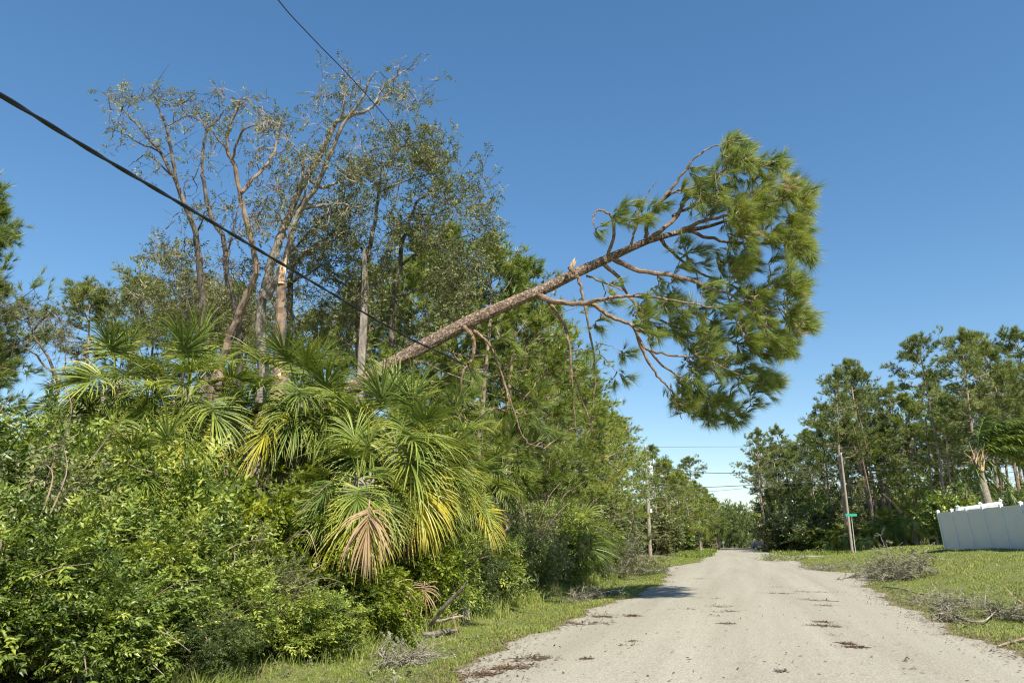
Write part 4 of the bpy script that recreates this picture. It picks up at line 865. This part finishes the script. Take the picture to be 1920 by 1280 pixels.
def street_sign(px, py, zc, label, s=1.0):
    P = at(px, py, zc); g = float(H(P[0], P[1])); root = thing('street_sign', (P[0], P[1], g), label, 'sign', 'green street name signs', -YAW*-1); h = P[2]-g
    mb = MB(); tube(mb, [[0, 0, -.1], [0, 0, h-.1]], [.03, .03], 8); mb.build('post', M['metal'], root)
    for k_, (rz, dz, w) in enumerate([(0, 0, 1.15), (1.25, -.24, 1.05)]):
        mb = MB(); x0, x1, t_, h_ = -w/2*s, w/2*s, .012, .12*s
        c = np.array([[x, y, z] for x in (x0, x1) for y in (-t_, t_) for z in (-h_, h_)]); f = [[0, 1, 3, 2], [4, 6, 7, 5], [0, 4, 5, 1], [2, 3, 7, 6], [0, 2, 6, 4], [1, 5, 7, 3]]
        mb.add(c, f); b = mb.build('sign_blade', M['sign'], root); b.location = (0, 0, h+dz); b.rotation_euler = (0, 0, rz)
    return root
street_sign(1596, 965, 74, 'green street name sign mostly behind the plain power pole')
street_sign(1478, 992, 98, 'small far green street name sign against the dark shrubs near the road gap')
# mailboxes and the dark car at the far end
def mailbox(px, py, zc, label):
    P = at(px, py, zc); g = float(H(P[0], P[1])); root = thing('mailbox', (P[0], P[1], g), label, 'mailbox')
    mb = MB(); tube(mb, [[0, 0, -.1], [0, 0, 1.0]], [.07, .07], 8); mb.build('post', M['white'], root)
    mb = MB(); a = np.linspace(0, math.pi, 9); prof = np.concatenate([[[-.17, 1.0], [.17, 1.0]], np.stack([.17*np.cos(a), 1.22+.17*np.sin(a)], 1)])
    n_ = len(prof); V = np.concatenate([np.stack([prof[:, 0], 0*prof[:, 0]-.3, prof[:, 1]], 1), np.stack([prof[:, 0], 0*prof[:, 0]+.3, prof[:, 1]], 1)])
    j = np.arange(n_); mb.add(V, np.stack([j, (j+1) % n_, n_+(j+1) % n_, n_+j], 1)); c = V.reshape(2, n_, 3).mean(1)
    for e in (0, 1): mb.add(np.concatenate([V[e*n_:(e+1)*n_], c[e][None]]), np.stack([j, (j+1) % n_, np.full(n_, n_)], 1))
    mb.build('box', M['white'], root)
    mb = MB(); tube(mb, [[.19, 0, 1.15], [.19, 0, 1.4]], [.012, .012], 4); mb.build('flag', M['metal'], root)
mailbox(1410, 1019, 146, 'white mailbox standing by the right road edge at the far end')
mailbox(1356, 1019, 120, 'small white mailbox on the left verge near the road end')
P = at(1427, 1018, 152); car = thing('parked_car', gpos(P[0], P[1]), 'tiny dark blue parked car beside the far white mailbox', 'car', None, .2)
prof = np.array([[-2.1, .35], [-2.15, .8], [-1.4, .92], [-.9, 1.38], [.6, 1.42], [1.3, .95], [2.05, .82], [2.15, .4]]); n_ = len(prof); mb = MB()
V = np.concatenate([np.stack([prof[:, 0], 0*prof[:, 0]+s*(.85-.12*(prof[:, 1] > 1.2)), prof[:, 1]], 1) for s in (-1, 1)]); j = np.arange(n_)
mb.add(V, np.stack([j, (j+1) % n_, n_+(j+1) % n_, n_+j], 1))
for e in (0, 1):
    c = V[e*n_:(e+1)*n_].mean(0); mb.add(np.concatenate([V[e*n_:(e+1)*n_], c[None]]), np.stack([j, (j+1) % n_, np.full(n_, n_)], 1))
mb.build('body', M['navy'], car)
for sx_ in (-1.35, 1.35):
    for sy_ in (-.83, .83): mb = MB(); tube(mb, [[sx_, sy_-.1, .33], [sx_, sy_+.1, .33]], [.33, .33], 14); mb.build('wheel', M['black'], car)
for sy_ in (-.87, .87):
    mb = MB(); mb.add([[-.8, sy_*.95, .95], [1.0, sy_*.95, .95], [.5, sy_*.87, 1.33], [-.75, sy_*.87, 1.33]], [[0, 1, 2, 3]]); mb.build('window', M['black'], car)

# ------------------------------------------------------------------ the white vinyl fence
def box(mb, c0, c1):
    x0, y0, z0 = c0; x1, y1, z1 = c1
    V = [[x, y, z] for x in (x0, x1) for y in (y0, y1) for z in (z0, z1)]; mb.add(V, [[0, 1, 3, 2], [4, 6, 7, 5], [0, 4, 5, 1], [2, 3, 7, 6], [0, 2, 6, 4], [1, 5, 7, 3]])
def fence_run(A, B, npan, label, lean=0.0, hgt=1.83, rise=0.0):
    """A, B ground points; local x runs along the fence"""
    A = np.array(A, float); B = np.array(B, float); L = np.linalg.norm((B-A)[:2]); rz = math.atan2(B[1]-A[1], B[0]-A[0])
    root = thing('vinyl_fence', tuple(A), label, 'fence', None, rz); sl_ = (B[2]-A[2])/L
    root.rotation_euler = (lean, -math.atan(sl_), rz); w = L/npan
    for i in range(npan):
        x0, x1 = i*w+.065, (i+1)*w-.065; mb = MB()
        nb_ = 12; bw = (x1-x0)/nb_
        for q in range(nb_): box(mb, (x0+q*bw+.003, -.011, .12), (x0+(q+1)*bw-.003, .011, hgt-.1))
        mb.build('panel', M['vinyl'], root)
        mb = MB(); box(mb, (x0, -.024, .02), (x1, .024, .16)); mb.build('rail', M['vinyl'], root); mb = MB(); box(mb, (x0, -.024, hgt-.14), (x1, .024, hgt-.0)); mb.build('rail', M['vinyl'], root)
    for i in range(npan+1):
        x = i*w; mb = MB(); box(mb, (x-.064, -.064, -.3), (x+.064, .064, hgt+.06)); p_ = mb.build('post', M['vinyl'], root)
        mb = MB(); s = .075; box(mb, (x-s, -s, hgt+.062), (x+s, s, hgt+.085)); V = [[x-s, -s, hgt+.086], [x+s, -s, hgt+.086], [x+s, s, hgt+.086], [x-s, s, hgt+.086], [x, 0, hgt+.14]]; mb.add(V, [[0, 1, 4], [1, 2, 4], [2, 3, 4], [3, 0, 4]]); mb.build('post_cap', M['vinyl'], p_)
    return root
fa = at(1773, 1021, 37.5); fb = at(1925, 1031, 29.8); d = (fb-fa); fb2 = fb+d*.9
fa[2] = float(H(fa[0], fa[1])); fb2[2] = float(H(fb2[0], fb2[1]))
fence_run(fa, fb2, 9, 'long shaded white vinyl fence running along the lawn out of the right edge', math.radians(4))
fc = at(1862, 939, 42.0)-UP*1.78; fa2 = at(1781, 951, 38.6)-UP*1.78
fence_run(fa2, fc, 2, 'sunlit white fence panel leaning behind the corner of the long shaded fence', math.radians(14), 1.8)

# ------------------------------------------------------------------ broken feather palm behind the fence
P = at(1836, 880, 47); g = float(H(P[0], P[1])); fp = thing('feather_palm', (P[0], P[1], g), 'broken feather palm with smooth grey trunk behind the white fence, crown blown to the right', 'palm'); h = P[2]-g
mb = MB(); tube(mb, [[.45, 0, -.2], [.3, 0, h*.3], [.1, 0, h*.7], [0, 0, h]], [.27, .27, .25, .2], 16); mb.build('trunk', M['palm_bark'], fp)
mb = MB(); rng = np.random.default_rng(71)
for i in range(26):
    a = rng.uniform(0, 6.28); c = np.array([math.cos(a), math.sin(a), 0])*.2; tube(mb, [c+[0, 0, h-.1], c*1.4+[rng.normal()*.1, 0, h+.5], c*rng.uniform(1.5, 3)+[.2+rng.normal()*.3, 0, h+rng.uniform(.4, 1.8)]], [.09, .05, .01], 5)
mb.build('torn_boots', M['raw_wood'], fp)
def feather(seed, P0, d0, L, droop, dens=95):
    rng = np.random.default_rng(seed); k_ = 16; pts = [np.array(P0, float)]; d = norm(np.array(d0, float))
    for i in range(k_): pts.append(pts[-1]+d*L/k_); d = norm(d+np.array([0, 0, -1])*droop/k_*(1+i*.15))
    pts = np.array(pts); mb = MB(); tube(mb, pts, [.06, .012], 6, .7); A = []; D = []
    tg = norm(np.gradient(pts, axis=0))
    for i in range(dens*2):
        f = .1+.9*(i//2)/dens; q = f*k_; a_ = min(int(q), k_-1); p_ = pts[a_]+(pts[a_+1]-pts[a_])*(q-a_); t = tg[a_]
        lat = norm(np.cross(t, UP)+1e-6)*(1 if i % 2 else -1); dr = norm(lat+t*.7+rng.normal(size=3)*.22+UP*.25); Ll = .95*math.sin(math.pi*min(.97, f*.8+.18))**.6*rng.uniform(.8, 1.1)
        K = 5; pp = [p_]; dd = dr
        for s in range(K-1): pp.append(pp[-1]+dd*Ll/(K-1)); dd = norm(dd+np.array([0, 0, -.42]))
        pp = np.array(pp); side = norm(np.cross(norm(pp[-1]-pp[0]), rng.normal(size=3)))*np.array([.02, .035, .033, .022, .003])[:, None]
        i0 = np.arange(K-1); mb.add(np.concatenate([pp-side, pp+side]), np.stack([i0, i0+1, K+i0+1, K+i0], 1), .45+rng.normal()*.12)
    return mb
R3, D3 = RIGHT, norm(at(960, 640, 10)-at(960, 640, 5))
H0 = np.array([.1, 0, h+1.1])
for i, (r_, u_, f_, L, dr) in enumerate([(1, 1.0, 0, 5.2, 1.1), (1, .9, .5, 5.2, 1.1), (1, 1.0, -.5, 5.0, 1.2), (1, .6, .2, 5.0, 1.0), (.9, 1.5, .1, 5.0, 1.2), (1, .4, -.4, 4.6, 1.0), (.6, 1.5, -.3, 4.2, 1.3), (1, .7, .9, 5, 1.1), (1, 1.1, -.2, 5.6, 1.1), (1, .3, .3, 4.6, .9), (.8, 1.3, .7, 5, 1.2), (.35, 1.6, .1, 3.4, 1.2), (1, .1, 0, 4.4, .8), (1, .8, 0, 5.6, 1.0), (1, 1.2, .3, 5.4, 1.2), (1, .5, -.7, 5.2, 1.0)]):
    feather(400+i, H0, R3*r_+UP*u_+D3*f_, L, dr).build('frond', M['palm'], fp)
for i, (r_, u_, f_, L, dr) in enumerate([(.75, -.55, -.2, 3.6, 1.3), (-.35, -.4, -.1, 2.4, 1.8), (.35, -1.2, .1, 2.6, .4)]):
    b = feather(430+i, H0-[0, 0, .3], R3*r_+UP*u_+D3*f_, L, dr, 40).build('frond', M['palm'], fp); b['label'] = 'snapped frond hanging beside the trunk'

# ------------------------------------------------------------------ fallen branches, sticks and litter
def brush(name, label, px, py, main, cloud, n_, r0, z_extra=0, leaf=.22, seed=0, tone=.5, mat='stick', hgt=.5, temps=SPRAY_SMALL, group=None):
    """fallen branch lying on the grass: main = photo points of the limb on the ground"""
    rng = np.random.default_rng(seed); root = thing(name, (0, 0, 0), label, 'fallen branch', group); wood = MB(); nodes = []
    G = [ground_at(x, y)+np.array([0, 0, r0+z]) for x, y, z in main]; P = smooth_path(G, 5)+rng.normal(size=(1, 3))*0; tube(wood, P, [r0, r0*.3], 7, rough=.08, rng=rng)
    nodes = [p for p in P]; T = []
    for cx_, cy_, sx, hh, k_ in cloud:
        c = ground_at(cx_, cy_)
        for _ in range(k_):
            t = c+np.array([rng.normal()*sx, rng.normal()*sx*.9, 0]); t[2] = float(H(t[0], t[1]))+abs(rng.normal())*hh*.5+.03; T.append(t)
    tw = grow_to(np.array(T), nodes, [0]*len(nodes), rng, sag=.12, kink=.4, steps=4, maxlen=6); A = []; B = []; pos = []; dr = []
    for Q, _ in tw:
        for j in range(len(Q)-1): A.append(Q[j]); B.append(Q[j+1])
        for _ in range(n_):
            j = rng.integers(1, len(Q)); e = Q[j]+rng.normal(size=3)*[.16, .16, .09]; e[2] = max(e[2], float(H(e[0], e[1]))+.02); A.append(Q[j]); B.append(e); pos.append(e); dr.append(e-Q[j])
    cones(wood, np.array(A), np.array(B), .011 if n_ > 0 and r0 > .03 else .007, .004); wood.build('limb', M['oak_bark'], root)
    if pos:
        fm = MB(); pos = np.array(pos); pos = np.concatenate([pos, pos+rng.normal(size=pos.shape)*.05]); dr = dr+dr
        scatter(fm, temps, pos, frames(np.array(dr), rng, norm(UP+rng.normal(size=pos.shape)*.8)), leaf*rng.uniform(.7, 1.2, len(pos)), tone+rng.normal(size=len(pos))*.16, rng, .2); fm.build('dead_leaves', M[mat], root)
    return root
brush('fallen_branch', 'fallen oak branch with a mound of wilted grey-green leaves on the lawn edge', 0, 0, [(1572, 1088, .02), (1610, 1081, .05), (1650, 1076, .15), (1690, 1078, .2), (1720, 1082, .25)], [(1650, 1083, .42, .5, 30), (1680, 1085, .5, .8, 46), (1705, 1088, .4, .6, 30), (1625, 1083, .3, .3, 8)], 6, .045, leaf=.3, seed=81, tone=.42)
brush('fallen_branch', 'curved fallen branch with dry twigs lying nearest the road edge on the right', 0, 0, [(1765, 1137, .1), (1785, 1158, .08), (1810, 1170, .04), (1845, 1172, .04), (1870, 1160, .12)], [(1775, 1150, .13, .15, 8), (1810, 1142, .2, .1, 7), (1880, 1160, .2, .2, 16), (1915, 1165, .25, .18, 16), (1770, 1166, .1, .14, 9)], 5, .035, leaf=.2, seed=82, tone=.35)
brush('fallen_branch', 'heap of thin pale dead twigs and leaves behind the curved fallen branch', 0, 0, [(1655, 1102, .03), (1690, 1108, .05), (1725, 1120, .08), (1755, 1126, .12), (1800, 1132, .06)], [(1740, 1126, .2, .1, 9), (1800, 1134, .28, .1, 13), (1840, 1142, .2, .1, 7), (1710, 1135, .15, .08, 5)], 5, .022, leaf=.16, seed=83, tone=.45)
brush('fallen_branch', 'small heap of wilted leaves on the grass at the lower left verge', 0, 0, [(730, 1250, .03), (765, 1243, .06), (800, 1240, .05)], [(760, 1248, .2, .14, 26), (790, 1240, .16, .12, 14)], 5, .012, leaf=.15, seed=84, tone=.5)
brush('fallen_branch', 'wilted leafy clump on the left verge where the shadow crosses the road', 0, 0, [(1080, 1130, .03), (1110, 1122, .06)], [(1095, 1128, .4, .2, 26), (1130, 1118, .3, .16, 16)], 5, .012, leaf=.16, seed=85, tone=.45)
brush('fallen_branch', 'dark tangle of dead twigs standing at the end of the thicket before the transformer pole', 0, 0, [(1160, 1085, .1), (1180, 1078, .6), (1195, 1072, 1.0)], [(1165, 1086, .6, 2.0, 70), (1195, 1078, .7, 2.2, 80), (1215, 1078, .5, 1.0, 40)], 5, .03, leaf=.25, seed=86, tone=.12, mat='olive')
brush('fallen_branch', 'green torn pine and oak litter heap at the right mouth of the side street', 0, 0, [(1448, 1054, .05), (1475, 1050, .1)], [(1450, 1052, .6, .5, 30), (1480, 1050, .9, .5, 40)], 5, .02, leaf=.3, seed=87, tone=.5, mat='leaf')
brush('fallen_branch', 'brownish fallen twigs on the grass between the road and the leafy oak branch', 0, 0, [(1510, 1066, .03), (1560, 1068, .06)], [(1530, 1068, .6, .25, 26), (1570, 1070, .6, .25, 26)], 5, .018, leaf=.2, seed=88, tone=.3)
def stick(name, pts, r, mat, label, parent=None):
    mb = MB(); P = smooth_path(pts, 4); tube(mb, P, r, 7, rough=.08, rng=np.random.default_rng(int(r[0]*9999))); o = mb.build(name, M[mat], parent)
    if parent is None: tag(o, label, 'stick')
    return o
def up_from(px, py, z, zc): return at(px, py, zc)
g0 = ground_at(808, 1172); zc0 = 12.6
stick('leaning_stick', [at(806, 1172, 12.9), at(835, 1135, 12.6), at(862, 1108, 12.4), at(876, 1090, 12.3)], [.04, .035, .03, .01], 'oak_bark', 'thick grey broken stick slanting up out of the undergrowth by the verge')
stick('fallen_stick', [at(800, 1164, 13.0), at(830, 1163, 12.9), at(850, 1157, 12.8), at(868, 1154, 12.9)], [.03, .03, .022, .015], 'oak_bark', 'dark stick lying level just under the slanting grey one')
stick('fallen_stick', [ground_at(792, 1196)+UP*.06, ground_at(820, 1196)+UP*.08, ground_at(845, 1190)+UP*.07, ground_at(862, 1186)+UP*.05], [.03, .045, .04, .02], 'oak_dark', 'rotten dark log lying in the grass below the slanting stick')
stick('splintered_stick', [ground_at(1872, 1216)+UP*.04, ground_at(1895, 1210)+UP*.05, ground_at(1925, 1204)+UP*.06], [.008, .018, .02], 'oak_red', 'orange splintered stick on the right road edge at the frame edge')
bt = stick('bare_twig', [ground_at(1935, 1150)+UP*.1, at(1905, 1122, 14.4), at(1892, 1108, 14.4), at(1880, 1096, 14.4)], [.014, .011, .008, .004], 'raw_wood', 'pale bare twig sticking up from the lawn at the right edge')
stick('bare_twig', [at(1905, 1122, 14.4), at(1912, 1126, 14.4), at(1935, 1140, 14.3)], [.008, .006, .006], 'raw_wood', 'thin side twig crossing the pale bare twig at the right edge')
stick('bare_twig', [at(705, 1098, 11.8), at(722, 1108, 11.8), at(733, 1125, 11.75), at(742, 1145, 11.7)], [.010, .012, .012, .010], 'palm_bark', 'pale curved frond stalk in front of the vines')
# dead fronds low in the undergrowth
for i, (px, py, zc, s, rz, lab) in enumerate([(735, 1128, 11.9, .62, toward+.2, 'grey-brown dead fan frond hanging low beside the verge'), (726, 1120, 12.1, .5, toward-.5, 'orange-brown dead frond behind the grey low one'), (690, 1000, 11.3, .9, toward-.1, 'dry brown fan frond drooping below the yellow-fronded palm'),
        (843, 1172, 12.9, .42, toward+1.2, 'small dead frond splayed on the grass beside the rotten log'), (795, 1120, 13.0, .5, toward, 'dead frond stub standing behind the slanting stick'), (1090, 1030, 24, .7, toward, 'dead frond hanging under the right-end palmetto'), (245, 850, 11.5, .6, toward, 'brown dead frond in the shrubs at the left')]):
    P = at(px, py, zc); o = thing('dead_frond', tuple(P), lab, 'dead frond', 'dead palm fronds in the thicket', rz, s); b = link('blade', FRK if i == 2 else FRS[i % 2], o); b.location = (0, 0, .55)

# leaf litter mats on the asphalt and along its rims (nobody could count it)
rng = np.random.default_rng(91); mb = MB(); pos = []; 
SP = [(1185, 1157, .28, .16, 260), (1345, 1125, .3, .12, 60), (1352, 1140, .5, .2, 120), (1360, 1150, .5, .15, 100), (1340, 1158, .25, .1, 40), (1366, 1174, .22, .12, 110), (1456, 1103, .4, .15, 50), (1466, 1115, .9, .2, 140), (1535, 1112, 1.0, .2, 160), (1510, 1126, .5, .12, 60), (1535, 1128, .6, .14, 160),
      (1548, 1138, .45, .12, 120), (1545, 1170, .35, .1, 110), (1547, 1177, .5, .12, 220), (1565, 1195, .2, .08, 30), (1592, 1212, .2, .07, 120), (1605, 1218, .3, .09, 200), (1466, 1267, .09, .04, 80), (1100, 1240, .14, .05, 90), (1190, 1207, .2, .06, 60), (1180, 1215, .2, .05, 40), (1310, 1086, 1.2, .5, 150), (1000, 1238, .45, .16, 420), (960, 1255, .5, .14, 420),
      (1100, 1170, .8, .3, 300), (1130, 1158, .5, .3, 250), (905, 1268, .35, .1, 260), (1425, 1060, 1.4, .6, 60), (1515, 1065, 1.2, 1.0, 160), (1255, 1100, .7, .5, 60), (1715, 1262, .12, .05, 30), (1705, 1245, .1, .05, 30), (1305, 1123, .35, .1, 40), (1295, 1145, .3, .1, 50), (1270, 1145, .3, .08, 20)]
for x, y, sx, sy, n_ in SP:
    c = ground_at(x, y); sh = norm(c-np.array([0, 0, c[2]])); lt = np.array([sh[1], -sh[0], 0])
    q = c+lt*rng.normal(size=(n_, 1))*sx*.33+sh*rng.normal(size=(n_, 1))*sy*.9; pos.append(q[:max(8, n_//2)])
for side, fn, n_, w_ in ((-1, left_edge, 5200, .28), (1, right_edge, 7500, .35)):
    y = 7+ (60)*rng.random(n_)**1.9; x = fn(y)+side*rng.normal(size=n_)*w_+side*.1; pos.append(np.stack([x, y, 0*x], 1))
y = 7+60*rng.random(1200)**1.5; pos.append(np.stack([rng.uniform(-3.2, 3.6, 1200), y, 0*y], 1))
pos = np.concatenate(pos); pos[:, 2] = H(pos[:, 0], pos[:, 1])+.016+.03*(1-np.clip((2*(pos[:, 0]+3.15)/6.75-1)**2, 0, 1))+rng.random(len(pos))*.015
flake = []
for s in range(5):
    r = np.random.default_rng(s); w_ = r.uniform(.12, .5); flake.append((np.array([[0, 0, 0], [w_*.5, .02, .45], [0, .12, 1], [-w_*.5, .03, .5]]), np.array([[0, 1, 2, 3]]), np.array([0.])))
dirs = norm(np.stack([rng.normal(size=len(pos)), rng.normal(size=len(pos)), rng.normal(size=len(pos))*.15], 1))
scatter(mb, flake, pos, frames(dirs, rng, UP), rng.uniform(.035, .085, len(pos)), .35+rng.normal(size=len(pos))*.2, rng)
tag(mb.build('leaf_litter', M['litter']), 'brown leaves and pine needles strewn on the asphalt and its rims', 'litter', kind='stuff')
# mats of rotting needles, each a thin dark blotch on the asphalt under the flakes
mb = MB()
for x, y, sx, sy, n_ in SP:
    if n_ < 90: continue
    c = ground_at(x, y); sh = norm(c-np.array([0, 0, c[2]])); lt = np.array([sh[1], -sh[0], 0])
    for q in range(int(n_/16)):
        cc = c+lt*rng.normal()*sx*.28+sh*rng.normal()*sy*.55; a = np.linspace(0, 2*np.pi, 9, endpoint=False); rr_ = rng.uniform(.02, .05)*(1+.4*rng.normal(size=9))
        V = cc+lt*(np.cos(a)*rr_*1.8)[:, None]+sh*(np.sin(a)*rr_)[:, None]; V[:, 2] = H(V[:, 0], V[:, 1])+.014+.03*(1-np.clip((2*(V[:, 0]+3.15)/6.75-1)**2, 0, 1))+.0004*(q % 9)
        mb.add(np.concatenate([V, V.mean(0)[None]]), np.stack([np.arange(9), (np.arange(9)+1) % 9, np.full(9, 9)], 1), .2)
tag(mb.build('needle_mat', M['litter']), 'dark blotches of rotting pine needles on the asphalt', 'litter', kind='stuff')

# ------------------------------------------------------------------ grass
def grass(name, n_, xf, y0, y1, power, hgt, wid, tone, label, seed, mask=None):
    rng = np.random.default_rng(seed); y = y0+(y1-y0)*rng.random(n_)**power; x = xf(y, rng.random(n_)); 
    cl = .5+.5*np.sin(x*1.7+np.sin(y*.9)*2)*np.sin(y*1.1+np.sin(x*1.3)*2); keep = rng.random(n_) < .35+.65*cl
    if mask is not None: keep &= mask(x, y, rng)
    x, y, cl = x[keep], y[keep], cl[keep]; n_ = len(x)
    dist = np.sqrt(x**2+y**2); hh = hgt*rng.uniform(.4, 1.3, n_)*(.6+.7*cl); ww = wid*(.5+dist/16)
    a = rng.uniform(0, 6.28, n_); c = np.stack([x, y, H(x, y)-.01], 1); s = np.stack([np.cos(a), np.sin(a), 0*a], 1)*ww[:, None]*.5
    bend = np.stack([rng.normal(size=n_), rng.normal(size=n_), 0*a], 1)*(hh*.35)[:, None]; m_ = c+bend*.3+UP*(hh*.6)[:, None]; t = c+bend+UP*hh[:, None]
    V = np.stack([c-s, c+s, m_+s*.7, m_-s*.7, t], 1).reshape(-1, 3); b = np.arange(n_)[:, None]*5
    mb = MB(); tn = tone+.18*(cl-.5)+rng.normal(size=n_)*.14+(rng.random(n_) < .06)*.35; tn = np.clip(tn, 0, 1)
    mb.add(V, b+np.array([[0, 1, 2, 3]]), tn); mb.F.append((b+np.array([[3, 2, 4]]))); mb.T.append(tn)
    return tag(mb.build(name, M['grass']), label, 'grass', kind='stuff')
grass('verge_grass', 150000, lambda y, u: left_edge(y)-.12-u**1.3*(3.0+.02*y), 7, 75, 2.1, .06, .011, .6, 'rough green grass on the left verge between road and thicket', 1)
grass('tall_grass', 16000, lambda y, u: -5.3-u*1.2+.2*np.sin(y*2), 7, 60, 1.8, .3, .010, .62, 'tall seeding grass along the foot of the thicket', 2)
grass('lawn_grass', 380000, lambda y, u: right_edge(y)+.1+u*(4+.55*y), 7, 72, 1.75, .06, .012, .66, 'green lawn rising to the white fence', 3, lambda x, y, r: (np.abs(x)/np.maximum(y, 1) < .95))
grass('roadside_grass', 60000, lambda y, u: np.where(u < .5, left_edge(y)-.2-u*7, right_edge(y)+.2+(u-.5)*50), 75, 160, 1.2, .3, .02, .5, 'grass on both verges beyond the side street', 4, lambda x, y, r: ~((x > 3) & (np.abs(y-79) < 4.5)))
# low weeds, seedlings and torn leaves in the verge grass
rng = np.random.default_rng(95); n_ = 1400; y = 8+40*rng.random(n_)**1.7; x = np.where(rng.random(n_) < .45, left_edge(y)-.3-rng.random(n_)*2.2, right_edge(y)+.2+rng.random(n_)**2*3)
mb = MB(); pos = np.stack([x, y, H(x, y)+.03], 1); dirs = norm(np.stack([rng.normal(size=n_), rng.normal(size=n_), .35+0*x], 1)); scatter(mb, SPRAY_SMALL+SPRAY_ROUND, pos, frames(dirs, rng, UP), rng.uniform(.07, .18, n_), .3+rng.normal(size=n_)*.16, rng, .2)
tag(mb.build('torn_leaves', M['stick']), 'torn wilted leaves scattered in the grass of both verges', 'litter', kind='stuff')

# ------------------------------------------------------------------ far wood closing the end of the road (one mass)
rng = np.random.default_rng(99); mb = MB(); tr_ = MB(); pos = []; dr = []; tn = []
for i in range(170):
    x = rng.uniform(-45, 60); y = rng.uniform(174, 235); h = rng.uniform(6.5, 10.5)+(y-182)*.05; b = np.array([x, y, float(H(x, y))]); tube(tr_, [b, b+UP*h*.95], [.18, .06], 5); r_ = rng.uniform(1.8, 3.2)
    k_ = 170; d = norm(rng.normal(size=(k_, 3))); p_ = b+UP*h*.5+d*np.array([r_, r_, h*.5])*rng.uniform(.6, 1.05, (k_, 1)); pos.append(p_); dr.append(d+UP*.4); tn.append(np.full(k_, .4+rng.normal()*.13)+rng.normal(size=k_)*.08)
pos = np.concatenate(pos); dr = np.concatenate(dr); scatter(mb, NEEDLE_FAR+SPRAY_FAR[:0], pos, frames(dr, rng), rng.uniform(.7, 1.3, len(pos)), np.concatenate(tn), rng)
mb.V += [v for v in tr_.V]; off = mb.n
for f in tr_.F: mb.F.append(f+off)
mb.T += tr_.T; mb.n += tr_.n
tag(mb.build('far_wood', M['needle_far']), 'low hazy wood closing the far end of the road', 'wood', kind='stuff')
